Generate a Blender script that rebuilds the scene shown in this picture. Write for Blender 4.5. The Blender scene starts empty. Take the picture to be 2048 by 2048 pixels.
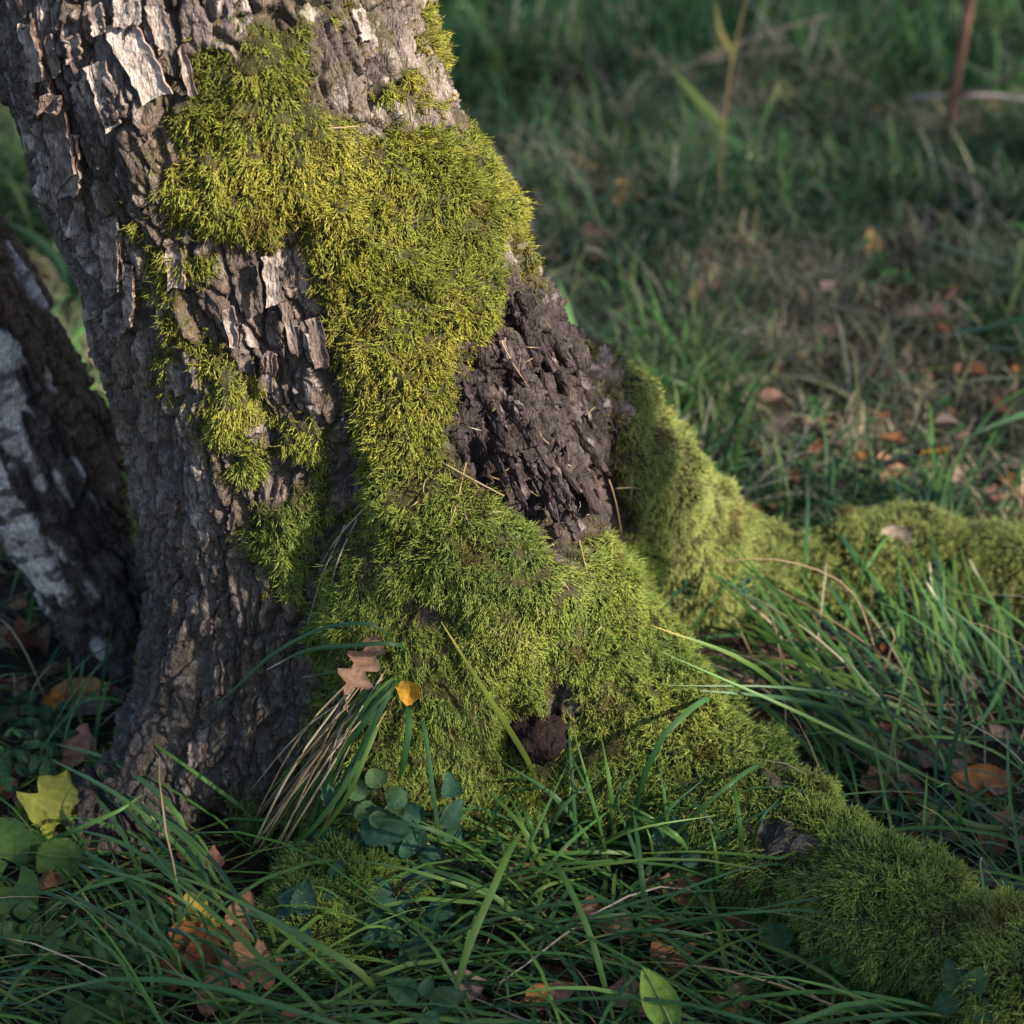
import bpy, math, random
import numpy as np
from mathutils import Vector, Matrix
from mathutils.bvhtree import BVHTree

R = math.radians
rng = np.random.default_rng(11)
random.seed(5)
S = bpy.context.scene
COL = S.collection

# ------------------------------------------------------------------ camera
CAM_H, PITCH, FOV = 1.10, R(25.0), R(27.0)
cam_data = bpy.data.cameras.new('camera')
cam = bpy.data.objects.new('camera', cam_data)
COL.objects.link(cam)
cam.location = (0, 0, CAM_H)
cam.rotation_euler = (R(90) - PITCH, 0, 0)
cam_data.sensor_width = 24
cam_data.angle = FOV
cam_data.clip_start, cam_data.clip_end = 0.05, 400
cam_data.dof.use_dof = True
cam_data.dof.focus_distance = 1.80
cam_data.dof.aperture_fstop = 3.5
S.camera = cam

# ------------------------------------------------------------------ sky and sun
SUN_DIR = Vector((0.75, -0.54, 0.58)).normalized()      # towards the sun
SUN_EL = math.asin(SUN_DIR.z)
w = bpy.data.worlds.new('World'); S.world = w; w.use_nodes = True
nt = w.node_tree
sky = nt.nodes.new('ShaderNodeTexSky'); sky.sky_type = 'NISHITA'; sky.sun_disc = False
sky.sun_elevation = SUN_EL
sky.sun_rotation = math.atan2(SUN_DIR.x, SUN_DIR.y)
bg = nt.nodes['Background']; bg.inputs['Strength'].default_value = 0.10
nt.links.new(sky.outputs[0], bg.inputs['Color'])
sun_data = bpy.data.lights.new('sun', 'SUN'); sun_data.energy = 5.0; sun_data.angle = R(0.6)
sun_data.color = (1.0, 0.87, 0.69)
sun = bpy.data.objects.new('sun', sun_data); COL.objects.link(sun)
sun.rotation_euler = (-SUN_DIR).to_track_quat('-Z', 'Y').to_euler()
sun.location = (6, -4, 6)
S.view_settings.view_transform = 'Standard'
S.view_settings.look = 'None'
S.view_settings.gamma = 1.0
S.view_settings.exposure = 1.28
S.render.engine = 'CYCLES'
S.cycles.max_bounces = 4
S.cycles.diffuse_bounces = 3
S.cycles.caustics_reflective = False
S.cycles.caustics_refractive = False
S.cycles.use_denoising = True

# ------------------------------------------------------------------ helpers: picture <-> place
FPX = 1024 / math.tan(FOV / 2)
CP, SP = math.cos(PITCH), math.sin(PITCH)
def ray(px, py):
    x = (px - 1024) / FPX; v = (1024 - py) / FPX
    return Vector((x, CP + v * SP, -SP + v * CP))
def at_y(px, py, y):
    d = ray(px, py); return Vector((d.x * y / d.y, y, CAM_H + d.z * y / d.y))
def at_z(px, py, z=0.0):
    d = ray(px, py); t = (z - CAM_H) / d.z; return Vector((d.x * t, d.y * t, z))
def depth(p): return p[1] * CP + (CAM_H - p[2]) * SP
def to_px(P):
    dy = P[:, 1]; dz = P[:, 2] - CAM_H
    dep = dy * CP - dz * SP
    return np.stack([1024 + FPX * P[:, 0] / dep, 1024 - FPX * (dy * SP + dz * CP) / dep], 1)

# ------------------------------------------------------------------ helpers: noise
def _hash(i, j, k, s):
    h = (i * 374761393 + j * 668265263 + k * 2147483647 + s * 1274126177) & 0xFFFFFFFF
    h = ((h ^ (h >> 13)) * 1274126177) & 0xFFFFFFFF
    h = ((h ^ (h >> 16)) * 2246822519) & 0xFFFFFFFF
    return (h ^ (h >> 15)) & 0xFFFFFFFF
def vnoise(P, s=0):                                  # smooth value noise in -1..1
    I = np.floor(P).astype(np.int64); F = P - I
    F = F * F * F * (F * (F * 6 - 15) + 10)
    out = np.zeros(len(P))
    for a in (0, 1):
        wa = F[:, 0] if a else 1 - F[:, 0]
        for b in (0, 1):
            wb = F[:, 1] if b else 1 - F[:, 1]
            for c in (0, 1):
                wc = F[:, 2] if c else 1 - F[:, 2]
                out += wa * wb * wc * _hash(I[:, 0] + a, I[:, 1] + b, I[:, 2] + c, s)
    return out / 2147483648.0 - 1
def fbm(P, o=3, s=0):
    out = np.zeros(len(P)); amp = 1.0; tot = 0
    for k in range(o):
        out += amp * vnoise(P * 2.03 ** k + 17.3 * k, s + k * 7); tot += amp; amp *= 0.5
    return out / tot
def voronoi(P, s=0):                                 # F1, F2, cell id in 0..1, offset to the cell point
    I = np.floor(P).astype(np.int64)
    n = len(P); f1 = np.full(n, 9.0); f2 = np.full(n, 9.0); cid = np.zeros(n); off = np.zeros((n, 3))
    for a in (-1, 0, 1):
        for b in (-1, 0, 1):
            for c in (-1, 0, 1):
                i, j, k = I[:, 0] + a, I[:, 1] + b, I[:, 2] + c
                h = _hash(i, j, k, s)
                dx = i + (h & 1023) / 1023.0 - P[:, 0]
                dy = j + ((h >> 10) & 1023) / 1023.0 - P[:, 1]
                dz = k + ((h >> 20) & 1023) / 1023.0 - P[:, 2]
                d = np.sqrt(dx * dx + dy * dy + dz * dz)
                m = d < f1
                f2 = np.where(m, f1, np.minimum(f2, d)); f1 = np.where(m, d, f1)
                cid = np.where(m, (_hash(i, j, k, s + 5) & 65535) / 65535.0, cid)
                off[m] = np.stack([dx, dy, dz], 1)[m]
    return f1, f2, cid, off
def sstep(a, b, x):
    t = np.clip((x - a) / (b - a), 0, 1); return t * t * (3 - 2 * t)
def lerp(a, b, t): return a + (b - a) * t
def mixc(A, B, t): return A + (np.asarray(B) - A) * np.asarray(t)[:, None]
def poly_sd(Q, poly):                                # signed distance to a polygon, positive inside
    poly = np.asarray(poly, float); n = len(poly)
    d2 = np.full(len(Q), 1e12); ins = np.zeros(len(Q), bool)
    for i in range(n):
        a = poly[i]; b = poly[(i + 1) % n]; e = b - a; v = Q - a
        t = np.clip((v @ e) / (e @ e), 0, 1)
        d2 = np.minimum(d2, ((v - t[:, None] * e) ** 2).sum(1))
        c = (a[1] <= Q[:, 1]) != (b[1] <= Q[:, 1])
        with np.errstate(divide='ignore', invalid='ignore'):
            xi = a[0] + (Q[:, 1] - a[1]) / (b[1] - a[1] if b[1] != a[1] else 1e-9) * e[0]
        ins ^= c & (Q[:, 0] < xi)
    d = np.sqrt(d2); return np.where(ins, d, -d)

# ------------------------------------------------------------------ helpers: objects
def tag(o, label=None, cat=None, group=None, kind=None):
    if label: o['label'] = label
    if cat: o['category'] = cat
    if group: o['group'] = group
    if kind: o['kind'] = kind
    return o
def empty(name, loc=(0, 0, 0)):
    o = bpy.data.objects.new(name, None); o.empty_display_size = 0.05
    o.location = loc; COL.objects.link(o); return o
def mesh_obj(name, V, F, mat=None, parent=None, smooth=True, col=None, link=True):
    me = bpy.data.meshes.new(name)
    V = np.asarray(V, np.float32)
    me.from_pydata(V.tolist() if len(V) < 60000 else V, [], F if isinstance(F, list) else F.tolist())
    if col is not None:
        a = me.color_attributes.new('col', 'FLOAT_COLOR', 'POINT')
        c = np.ones((len(V), 4), np.float32); c[:, :3] = col
        a.data.foreach_set('color', c.ravel())
    if smooth: me.polygons.foreach_set('use_smooth', np.ones(len(me.polygons), bool))
    if mat: me.materials.append(mat)
    me.update()
    o = bpy.data.objects.new(name, me)
    if link: COL.objects.link(o)
    if parent: put(o, parent)
    return o
def put(o, parent):                                  # parent, keeping the part where it is (parents are unrotated empties)
    o.parent = parent
    o.location = Vector(o.location) - Vector(parent.location)
    return o
def big_mesh(name, V, Q):                            # quads, fast
    me = bpy.data.meshes.new(name)
    me.vertices.add(len(V)); me.vertices.foreach_set('co', np.asarray(V, np.float32).ravel())
    me.loops.add(Q.size); me.loops.foreach_set('vertex_index', Q.astype(np.int32).ravel())
    me.polygons.add(len(Q))
    me.polygons.foreach_set('loop_start', np.arange(0, Q.size, Q.shape[1], dtype=np.int32))
    me.polygons.foreach_set('use_smooth', np.ones(len(Q), bool))
    me.update(calc_edges=True)
    return me
def set_col(me, col, name='col'):
    a = me.color_attributes.new(name, 'FLOAT_COLOR', 'POINT')
    c = np.ones((len(col), 4), np.float32); c[:, :3] = col
    a.data.foreach_set('color', c.ravel())
def set_float(me, v, name):
    a = me.attributes.new(name, 'FLOAT', 'POINT'); a.data.foreach_set('value', np.asarray(v, np.float32))

# ------------------------------------------------------------------ helpers: materials
class NT:
    def __init__(s, name):
        s.m = bpy.data.materials.new(name); s.m.use_nodes = True; s.t = s.m.node_tree
        s.t.nodes.clear(); s.out = s.n('ShaderNodeOutputMaterial')
    def n(s, typ, **kw):
        x = s.t.nodes.new(typ)
        for k, v in kw.items(): setattr(x, k, v)
        return x
    def l(s, a, b): s.t.links.new(a, b)
    def attr(s, name, inst=False):
        x = s.n('ShaderNodeAttribute', attribute_name=name)
        if inst: x.attribute_type = 'INSTANCER'
        return x.outputs['Color']
    def noise(s, scale, detail=4, rough=0.6, vec=None):
        x = s.n('ShaderNodeTexNoise'); x.inputs['Scale'].default_value = scale
        x.inputs['Detail'].default_value = detail; x.inputs['Roughness'].default_value = rough
        if vec: s.l(vec, x.inputs['Vector'])
        return x.outputs['Fac']
    def ramp(s, fac, stops):
        x = s.n('ShaderNodeValToRGB'); e = x.color_ramp.elements
        while len(e) < len(stops): e.new(0.5)
        for i, (p, c) in enumerate(stops):
            e[i].position = p; e[i].color = (*c, 1) if len(c) == 3 else c
        s.l(fac, x.inputs['Fac']); return x.outputs['Color']
    def mix(s, a, b, fac=0.5, mode='MIX'):
        x = s.n('ShaderNodeMix', data_type='RGBA', blend_type=mode)
        for v, i in ((fac, 0), (a, 6), (b, 7)):
            if hasattr(v, 'links'): s.l(v, x.inputs[i])
            else: x.inputs[i].default_value = v if i == 0 else (*v, 1)
        return x.outputs[2]
    def scale_val(s, a, k, b=0.0):
        x = s.n('ShaderNodeMath', operation='MULTIPLY_ADD'); s.l(a, x.inputs[0])
        x.inputs[1].default_value = k; x.inputs[2].default_value = b; return x.outputs[0]
    def bump(s, h, dist, strength=1.0):
        x = s.n('ShaderNodeBump'); x.inputs['Distance'].default_value = dist
        x.inputs['Strength'].default_value = strength; s.l(h, x.inputs['Height']); return x.outputs[0]
    def finish(s, color, rough=0.9, normal=None, spec=0.3, transl=0.0, tcol=None):
        b = s.n('ShaderNodeBsdfPrincipled')
        b.inputs['Roughness'].default_value = rough
        b.inputs['Specular IOR Level'].default_value = spec
        if hasattr(color, 'links'): s.l(color, b.inputs['Base Color'])
        else: b.inputs['Base Color'].default_value = (*color, 1)
        if normal: s.l(normal, b.inputs['Normal'])
        sh = b.outputs[0]
        if transl:
            t = s.n('ShaderNodeBsdfTranslucent'); c = tcol or color
            if hasattr(c, 'links'): s.l(c, t.inputs['Color'])
            else: t.inputs['Color'].default_value = (*c, 1)
            mx = s.n('ShaderNodeMixShader'); mx.inputs[0].default_value = transl
            s.l(sh, mx.inputs[1]); s.l(t.outputs[0], mx.inputs[2]); sh = mx.outputs[0]
        s.l(sh, s.out.inputs['Surface'])
        return s.m
def obj_coord(m): return m.n('ShaderNodeTexCoord').outputs['Object']

def mat_bark():
    m = NT('bark'); v = obj_coord(m)
    mp = m.n('ShaderNodeMapping'); mp.inputs['Scale'].default_value = (1, 1, 0.36); mp.inputs['Rotation'].default_value = (0, R(-13), 0); m.l(v, mp.inputs[0])
    wn = m.n('ShaderNodeTexNoise'); wn.inputs['Scale'].default_value = 90; wn.inputs['Detail'].default_value = 3; m.l(mp.outputs[0], wn.inputs['Vector'])
    wa = m.n('ShaderNodeVectorMath', operation='MULTIPLY_ADD'); m.l(wn.outputs['Color'], wa.inputs[0]); wa.inputs[1].default_value = (0.02,) * 3; m.l(mp.outputs[0], wa.inputs[2])
    vo = m.n('ShaderNodeTexVoronoi', feature='DISTANCE_TO_EDGE'); vo.inputs['Scale'].default_value = 105; m.l(wa.outputs[0], vo.inputs['Vector'])
    cr = m.ramp(vo.outputs['Distance'], [(0.0, (0, 0, 0)), (0.16, (1, 1, 1))])
    fine = m.noise(520, 3, 0.7, mp.outputs[0]); mid = m.noise(150, 5, 0.7, mp.outputs[0])
    c = m.mix(m.attr('col'), m.ramp(fine, [(0.3, (0.5, 0.5, 0.5)), (0.72, (1.6, 1.55, 1.5))]), 1.0, 'MULTIPLY')
    c = m.mix(c, m.ramp(mid, [(0.35, (0.7, 0.69, 0.69)), (0.68, (1.32, 1.3, 1.27))]), 0.9, 'MULTIPLY')
    h1 = m.n('ShaderNodeMath', operation='ADD'); m.l(m.scale_val(fine, 0.5), h1.inputs[0]); m.l(mid, h1.inputs[1])
    h2 = m.n('ShaderNodeMath', operation='ADD'); m.l(h1.outputs[0], h2.inputs[0]); m.l(m.scale_val(cr, 0.28), h2.inputs[1])
    return m.finish(c, 0.92, m.bump(h2.outputs[0], 0.005, 1.0), 0.2)
def mat_attr(name, rough, spec, transl, noise_scale=0, amt=0.5, bump=0.0):
    m = NT(name); c = m.attr('col'); nrm = None
    if noise_scale:
        v = obj_coord(m); f = m.noise(noise_scale, 4, 0.6, v)
        c = m.mix(c, m.ramp(f, [(0.3, (0.6, 0.6, 0.6)), (0.7, (1.35, 1.35, 1.35))]), amt, 'MULTIPLY')
        if bump: nrm = m.bump(f, bump, 0.8)
    return m.finish(c, rough, nrm, spec, transl)
def mat_moss():
    m = NT('moss'); c = m.mix(m.attr('tint', True), m.attr('col'), 1.0, 'MULTIPLY')
    return m.finish(c, 0.6, None, 0.25, 0.22)
def mat_tint_grass():
    m = NT('far_grass'); c = m.mix(m.attr('tint', True), m.attr('col'), 1.0, 'MULTIPLY')
    return m.finish(c, 0.5, None, 0.3, 0.25)
def mat_soil():
    m = NT('soil'); v = obj_coord(m)
    f = m.noise(9, 6, 0.65, v); g = m.noise(120, 4, 0.7, v)
    c = m.ramp(f, [(0.3, (0.012, 0.009, 0.007)), (0.5, (0.026, 0.019, 0.013)), (0.7, (0.048, 0.036, 0.023))])
    c = m.mix(c, m.ramp(g, [(0.35, (0.5, 0.5, 0.5)), (0.7, (1.6, 1.55, 1.4))]), 0.8, 'MULTIPLY')
    return m.finish(c, 0.95, m.bump(g, 0.01, 0.9), 0.15)

M_BARK = mat_bark()
M_MOSS = mat_moss()
M_FAR = mat_tint_grass()
M_SOIL = mat_soil()
M_GRASS = mat_attr('grass', 0.45, 0.3, 0.25)
M_STRAW = mat_attr('dry_straw', 0.6, 0.35, 0.15)
M_LEAF = mat_attr('leaf', 0.65, 0.2, 0.22, 160, 0.6, 0.0015)
M_DEADLEAF = mat_attr('dead_leaf', 0.75, 0.25, 0.12, 130, 0.7, 0.002)
M_TWIG = mat_attr('twig_bark', 0.85, 0.25, 0.0, 180, 0.7, 0.002)

# ------------------------------------------------------------------ ground
def gh(x, y):                                        # height of the ground
    P = np.stack([np.atleast_1d(x), np.atleast_1d(y), np.zeros_like(np.atleast_1d(x))], 1).astype(float)
    r = np.hypot(P[:, 0], P[:, 1] - 1.9)
    near = 0.012 * fbm(P * 6.0, 2, 3) + 0.02 * vnoise(P * 2.1, 4)
    far = 0.06 * vnoise(P * 0.9, 8) * sstep(2.0, 5.0, r) + 0.35 * vnoise(P * 0.11, 9) * sstep(8, 25, r)
    return near + far - 0.012
def ground_axis(lo, hi, c, h0, g):
    a = [c]; s = h0
    while a[-1] < hi: a.append(a[-1] + s); s *= g
    b = [c]; s = h0
    while b[-1] > lo: b.append(b[-1] - s); s *= g
    return np.array(sorted(set(b[1:] + a)))
gx = ground_axis(-90, 90, 0.0, 0.018, 1.024); gy = ground_axis(-90, 90, 1.9, 0.018, 1.024)
XX, YY = np.meshgrid(gx, gy)
GV = np.stack([XX.ravel(), YY.ravel(), gh(XX.ravel(), YY.ravel())], 1)
nx_ = len(gx); idx = np.arange(len(gx) * len(gy)).reshape(len(gy), len(gx))
GQ = np.stack([idx[:-1, :-1], idx[:-1, 1:], idx[1:, 1:], idx[1:, :-1]], -1).reshape(-1, 4)
gme = big_mesh('ground', GV, GQ); gme.materials.append(M_SOIL)
ground = bpy.data.objects.new('ground', gme); COL.objects.link(ground)
tag(ground, 'dark brown woodland soil under grass and fallen leaves', 'ground', kind='structure')

# ------------------------------------------------------------------ tree body as a blend of tapered limbs
class Body:
    def __init__(s): s.c = []
    def chain(s, pts, grp, k=0.05):                  # pts: (px, py, y, radius in px) in the photograph's pixels
        P = []
        for px, py, y, r in pts:
            p = at_y(px, py, y); P.append((np.array(p), r * depth(p) / FPX))
        for (a, ra), (b, rb) in zip(P, P[1:]): s.c.append((a, ra, b, rb, grp, k))
    def cone(s, X, c):
        a, ra, b, rb = c[:4]; e = b - a; v = X - a
        t = np.clip((v @ e) / (e @ e), 0, 1)
        return np.linalg.norm(v - t[..., None] * e, axis=-1) - (ra + (rb - ra) * t)
    def group(s, X):
        best = np.full(len(X), 9.0); g = np.zeros(len(X), int)
        for c in s.c:
            d = s.cone(X, c); m = d < best; best[m] = d[m]; g[m] = c[4]
        return g
    def sdf(s, X):
        d = np.full(len(X), 1.0)
        for c in s.c:
            e = s.cone(X, c); k = c[5]; h = np.maximum(k - np.abs(d - e), 0) / k
            d = np.minimum(d, e) - h * h * k * 0.25
        return d
    def grid(s, lo, hi, h):
        ax = [np.arange(lo[i], hi[i] + h, h) for i in range(3)]
        D = np.full([len(a) for a in ax], 1.0, np.float32)
        for c in s.c:
            rr = max(c[1], c[3]) + 0.10
            sl = []
            for i in range(3):
                l0 = min(c[0][i], c[2][i]) - rr; h0 = max(c[0][i], c[2][i]) + rr
                i0 = int(np.clip(np.searchsorted(ax[i], l0), 0, len(ax[i]))); i1 = int(np.clip(np.searchsorted(ax[i], h0), 0, len(ax[i])))
                sl.append(slice(i0, i1))
            if any(q.start >= q.stop for q in sl): continue
            X = np.stack(np.meshgrid(*[ax[i][sl[i]] for i in range(3)], indexing='ij'), -1)
            e = s.cone(X, c); d = D[tuple(sl)]; k = c[5]; q = np.maximum(k - np.abs(d - e), 0) / k
            D[tuple(sl)] = np.minimum(d, e) - q * q * k * 0.25
        return D, ax
def surface_nets(D, ax):
    nx, ny, nz = D.shape; ins = D < 0
    h = ax[0][1] - ax[0][0]; o = np.array([a[0] for a in ax])
    cnt = np.zeros((nx - 1, ny - 1, nz - 1), np.int8)
    for a in (0, 1):
        for b in (0, 1):
            for c in (0, 1): cnt += ins[a:nx - 1 + a, b:ny - 1 + b, c:nz - 1 + c]
    act = (cnt > 0) & (cnt < 8); I = np.argwhere(act)
    vid = np.full(act.shape, -1, np.int64); vid[act] = np.arange(len(I))
    acc = np.zeros((len(I), 3)); n = np.zeros(len(I))
    cor = [(a, b, c) for a in (0, 1) for b in (0, 1) for c in (0, 1)]
    for p in cor:
        for ax_ in range(3):
            if p[ax_]: continue
            q = list(p); q[ax_] = 1
            d0 = D[I[:, 0] + p[0], I[:, 1] + p[1], I[:, 2] + p[2]]; d1 = D[I[:, 0] + q[0], I[:, 1] + q[1], I[:, 2] + q[2]]
            m = (d0 < 0) != (d1 < 0)
            t = np.where(m, d0 / np.where(m, d0 - d1, 1), 0)
            pt = np.array(p, float)[None] + t[:, None] * (np.array(q) - np.array(p))[None]
            acc += pt * m[:, None]; n += m
    V = (I + acc / n[:, None]) * h + o
    faces = []
    for ax_ in range(3):
        u, v = [(1, 2), (2, 0), (0, 1)][ax_]
        sl0 = [slice(None)] * 3; sl1 = [slice(None)] * 3
        sl0[ax_] = slice(0, -1); sl1[ax_] = slice(1, None)
        ch = ins[tuple(sl0)] != ins[tuple(sl1)]
        E = np.argwhere(ch)
        ok = (E[:, u] > 0) & (E[:, v] > 0) & (E[:, u] < D.shape[u] - 1) & (E[:, v] < D.shape[v] - 1)
        E = E[ok]; flip = ~ins[tuple(E.T)]
        def vv(du, dv):
            q = E.copy(); q[:, u] += du; q[:, v] += dv; return vid[tuple(q.T)]
        f = np.stack([vv(-1, -1), vv(0, -1), vv(0, 0), vv(-1, 0)], 1)
        f[flip] = f[flip][:, ::-1]; faces.append(f)
    return V, np.concatenate(faces)
def subdivide(me, levels):
    o = bpy.data.objects.new('tmp', me); COL.objects.link(o)
    md = o.modifiers.new('s', 'SUBSURF'); md.levels = levels; md.render_levels = levels
    dg = bpy.context.evaluated_depsgraph_get(); dg.update()
    r = bpy.data.meshes.new_from_object(o.evaluated_get(dg), depsgraph=dg)
    bpy.data.objects.remove(o); return r
def vdata(me):
    n = len(me.vertices); V = np.empty(n * 3, np.float32); me.vertices.foreach_get('co', V)
    N = np.empty(n * 3, np.float32); me.vertices.foreach_get('normal', N)
    Q = np.empty(len(me.loops), np.int32); me.loops.foreach_get('vertex_index', Q)
    return V.reshape(-1, 3).astype(float), N.reshape(-1, 3).astype(float), Q.reshape(-1, 4)

TRUNK, FRONT, BACK, LEFT, MOUND = 0, 1, 2, 3, 4
B = Body()
B.chain([(352, -420, 1.84, 378), (405, 0, 1.84, 373), (503, 300, 1.84, 368), (602, 600, 1.84, 360), (654, 900, 1.84, 342),
         (670, 1200, 1.84, 330), (670, 1450, 1.84, 338), (670, 1700, 1.84, 365)], TRUNK)
B.chain([(810, 470, 1.80, 175), (910, 700, 1.80, 170), (1030, 950, 1.84, 150), (1130, 1150, 1.87, 145)], TRUNK)
B.chain([(775, 720, 1.74, 205), (930, 1070, 1.70, 222), (1160, 1370, 1.74, 172), (1310, 1510, 1.69, 140), (1480, 1640, 1.63, 110), (1760, 1825, 1.485, 84),
         (2050, 1972, 1.39, 70), (2330, 2100, 1.32, 58)], FRONT)
B.chain([(850, 1180, 1.70, 190), (800, 1450, 1.70, 165), (760, 1720, 1.63, 100)], FRONT)
B.chain([(960, 1250, 1.73, 185), (1000, 1500, 1.73, 150), (1080, 1640, 1.70, 85)], FRONT)
B.chain([(700, 1840, 1.56, 105), (610, 1960, 1.49, 75)], MOUND, 0.03)
B.chain([(1020, 640, 1.88, 95), (1160, 850, 1.93, 110), (1248, 1000, 1.99, 120), (1375, 1120, 2.08, 90), (1560, 1180, 2.15, 72),
         (1800, 1172, 2.16, 88), (2120, 1192, 2.14, 92), (2500, 1270, 2.1, 70)], BACK)
B.chain([(590, 1300, 1.80, 185), (395, 1570, 1.75, 140), (200, 1690, 1.71, 80), (0, 1760, 1.66, 45)], LEFT)
LO, HI, HG = np.array([-0.62, 1.22, -0.10]), np.array([0.92, 2.34, 1.06]), 0.0078
D, AX = B.grid(LO, HI, HG)
V0, Q0 = surface_nets(D, AX)
keep = V0[:, 2] > gh(V0[:, 0], V0[:, 1]) - 0.045
Q0 = Q0[keep[Q0].all(1)]
used = np.unique(Q0); rem = np.full(len(V0), -1); rem[used] = np.arange(len(used))
V0 = V0[used]; Q0 = rem[Q0]
BVH_TREE = BVHTree.FromPolygons(V0.tolist(), Q0.tolist())
gsel = (np.abs(GV[GQ[:, 0], 0]) < 5) & (GV[GQ[:, 0], 1] > 0.8) & (GV[GQ[:, 0], 1] < 9)
BVH_GROUND = BVHTree.FromPolygons(GV.tolist(), GQ[gsel].tolist())

def hit(px, py):                                     # what the pixel's ray touches: point, normal, is_tree
    o = Vector((0, 0, CAM_H)); d = ray(px, py).normalized()
    p, n, i, t = BVH_TREE.ray_cast(o, d)
    g, gn, gi, gt = BVH_GROUND.ray_cast(o, d)
    if g is None: g = at_z(px, py, 0.0)
    tg = (g - o).length
    if p is not None and t < tg:
        if n.dot(d) > 0: n = -n
        return p, n, True
    return g, Vector((0, 0, 1)), False

# fine mesh of the trunk
me = subdivide(big_mesh('trunk', V0, Q0), 2)
TV, TN, TQ = vdata(me)
GRP = B.group(TV)
PX = to_px(TV)
VIEW = np.array([0, 0, CAM_H]) - TV; VIEW /= np.linalg.norm(VIEW, axis=1)[:, None]
FACING = (VIEW * TN).sum(1)

# grain of the bark: angle round the leaning axis and distance down it
zz = np.clip(TV[:, 2], 0, 1.1)
axp = [(at_y(a, b, 1.84)) for a, b in ((350, -420), (405, 0), (500, 300), (590, 600), (632, 900), (642, 1200), (640, 1700))]
axz = np.array([p.z for p in axp])[::-1]; axx = np.array([p.x for p in axp])[::-1]
cx = np.interp(zz, axz, axx); dx = TV[:, 0] - cx; dy = TV[:, 1] - 1.84
th = np.arctan2(dy, dx); rad = np.hypot(dx, dy)
R0 = 0.19
BP = np.stack([np.cos(th) * R0, np.sin(th) * R0, (TV[:, 2] - 0.75 * np.maximum(rad - R0, 0))], 1)

def bark_height(BP, TV, flaky, seed=0):
    """plates split by fissures; returns height in metres, plate id, crack measure"""
    wv = np.stack([fbm(BP * np.array([26, 26, 18]), 3, seed + 1), fbm(BP * np.array([26, 26, 18]), 3, seed + 2), fbm(BP * 20, 2, seed + 3)], 1)
    W = BP + wv * np.array([0.013, 0.013, 0.03])
    f1, f2, cid, off = voronoi(W * np.array([42, 42, 11.0]), seed + 10)
    e1 = f2 - f1
    plate = sstep(0.0, 0.17, e1)
    W2 = BP + wv * 0.008 + 0.004 * np.stack([vnoise(BP * 90, seed + 4), vnoise(BP * 90, seed + 5), vnoise(BP * 90, seed + 6)], 1)
    g1, g2, gid, goff = voronoi(W2 * np.array([105, 105, 38.0]), seed + 20)
    small = sstep(0.0, 0.2, g2 - g1)
    lay = fbm(W * np.array([48, 48, 15]), 3, seed + 30) * 3.2
    fl = np.floor(lay); terr = (fl + sstep(0.72, 1.0, lay - fl)) / 3.2
    grain = fbm(W2 * np.array([260, 260, 90]), 2, seed + 40)
    ridged = 1 - np.abs(fbm(W * np.array([20, 20, 3.6]), 2, seed + 50)) * 2.2
    h = 0.0095 * plate + (0.0046 - 0.001 * flaky) * small * plate + 0.0045 * (cid - 0.5) * plate + 0.0035 * (gid - 0.5) * small
    h += flaky * plate * (0.005 * np.clip(off[:, 2], -1, 1) + 0.006 * np.clip(off[:, 0] + off[:, 1], -1, 1) * (cid - 0.4))
    h += 0.0060 * terr + 0.0016 * grain + (0.006 + 0.005 * flaky) * np.clip(ridged, -1, 1) - 0.004
    return h, cid, gid, plate * small
flaky = sstep(0.15, 0.5, TV[:, 2])
hb, cid, gid, crk = bark_height(BP, TV, flaky)
big = 0.016 * fbm(BP * np.array([9, 9, 2.0]), 2, 61) + 0.008 * fbm(TV * 14, 2, 62)

# ---- where the moss grows (outlines read from the photograph, laid on the surface that each pixel meets)
POLY_COLLAR = [(385,130),(402,88),(468,98),(490,60),(520,42),(560,62),(600,42),(606,130),(608,190),(640,212),(690,225),(725,256),(780,262),
    (800,246),(850,262),(905,262),(980,320),(1060,385),(1110,440),(1120,520),(1085,545),(1040,530),(1000,488),(986,560),(985,650),(968,682),
    (935,690),(905,728),(882,772),(885,820),(700,820),(668,720),(655,640),(690,600),(640,540),(602,500),(590,455),(530,497),(480,482),(400,472),
    (345,445),(320,370),(358,300),(350,220),(378,170)]
POLY_ROOT = [(705,740),(885,760),(888,905),(945,962),(1010,1000),(1090,1062),(1128,1125),(1165,1130),(1195,1075),(1300,1080),(1500,1250),
    (1800,1480),(2200,1720),(2300,2300),(420,2300),(500,1780),(590,1640),(640,1500),(650,1380),(622,1260),(650,1150),(715,1060),(712,900)]
POLY_STREAKS = [
    [(308,512),(342,520),(342,590),(382,650),(432,690),(476,720),(532,790),(540,832),(482,850),(456,882),(428,870),(424,800),(400,740),(388,700),(340,655),(314,590)],
    [(312,698),(346,700),(352,772),(324,762)], [(478,880),(520,878),(534,930),(502,952),(468,930)],
    [(572,842),(635,822),(668,850),(655,960),(640,1060),(632,1110),(602,1192),(560,1182),(500,1112),(488,1070),(522,1012),(570,1000),(590,930),(562,890)],
    [(326,478),(432,500),(424,532),(330,528)], [(262,418),(292,420),(300,462),(272,470)], [(640,560),(700,560),(705,700),(650,690)],
    [(465,1612),(520,1600),(545,1700),(520,1730),(470,1690)], [(10,1580),(120,1560),(150,1640),(120,1700),(20,1690)],
    [(262,575),(284,575),(286,610),(266,612)]]
SPOTS = [(668,28,14),(855,88,20),(838,40,12),(795,150,10),(872,118,14),(808,158,9),(848,208,10),(770,178,16),(715,100,12),(740,75,8),(480,40,12),(862,60,12),(700,10,10)]
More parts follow.
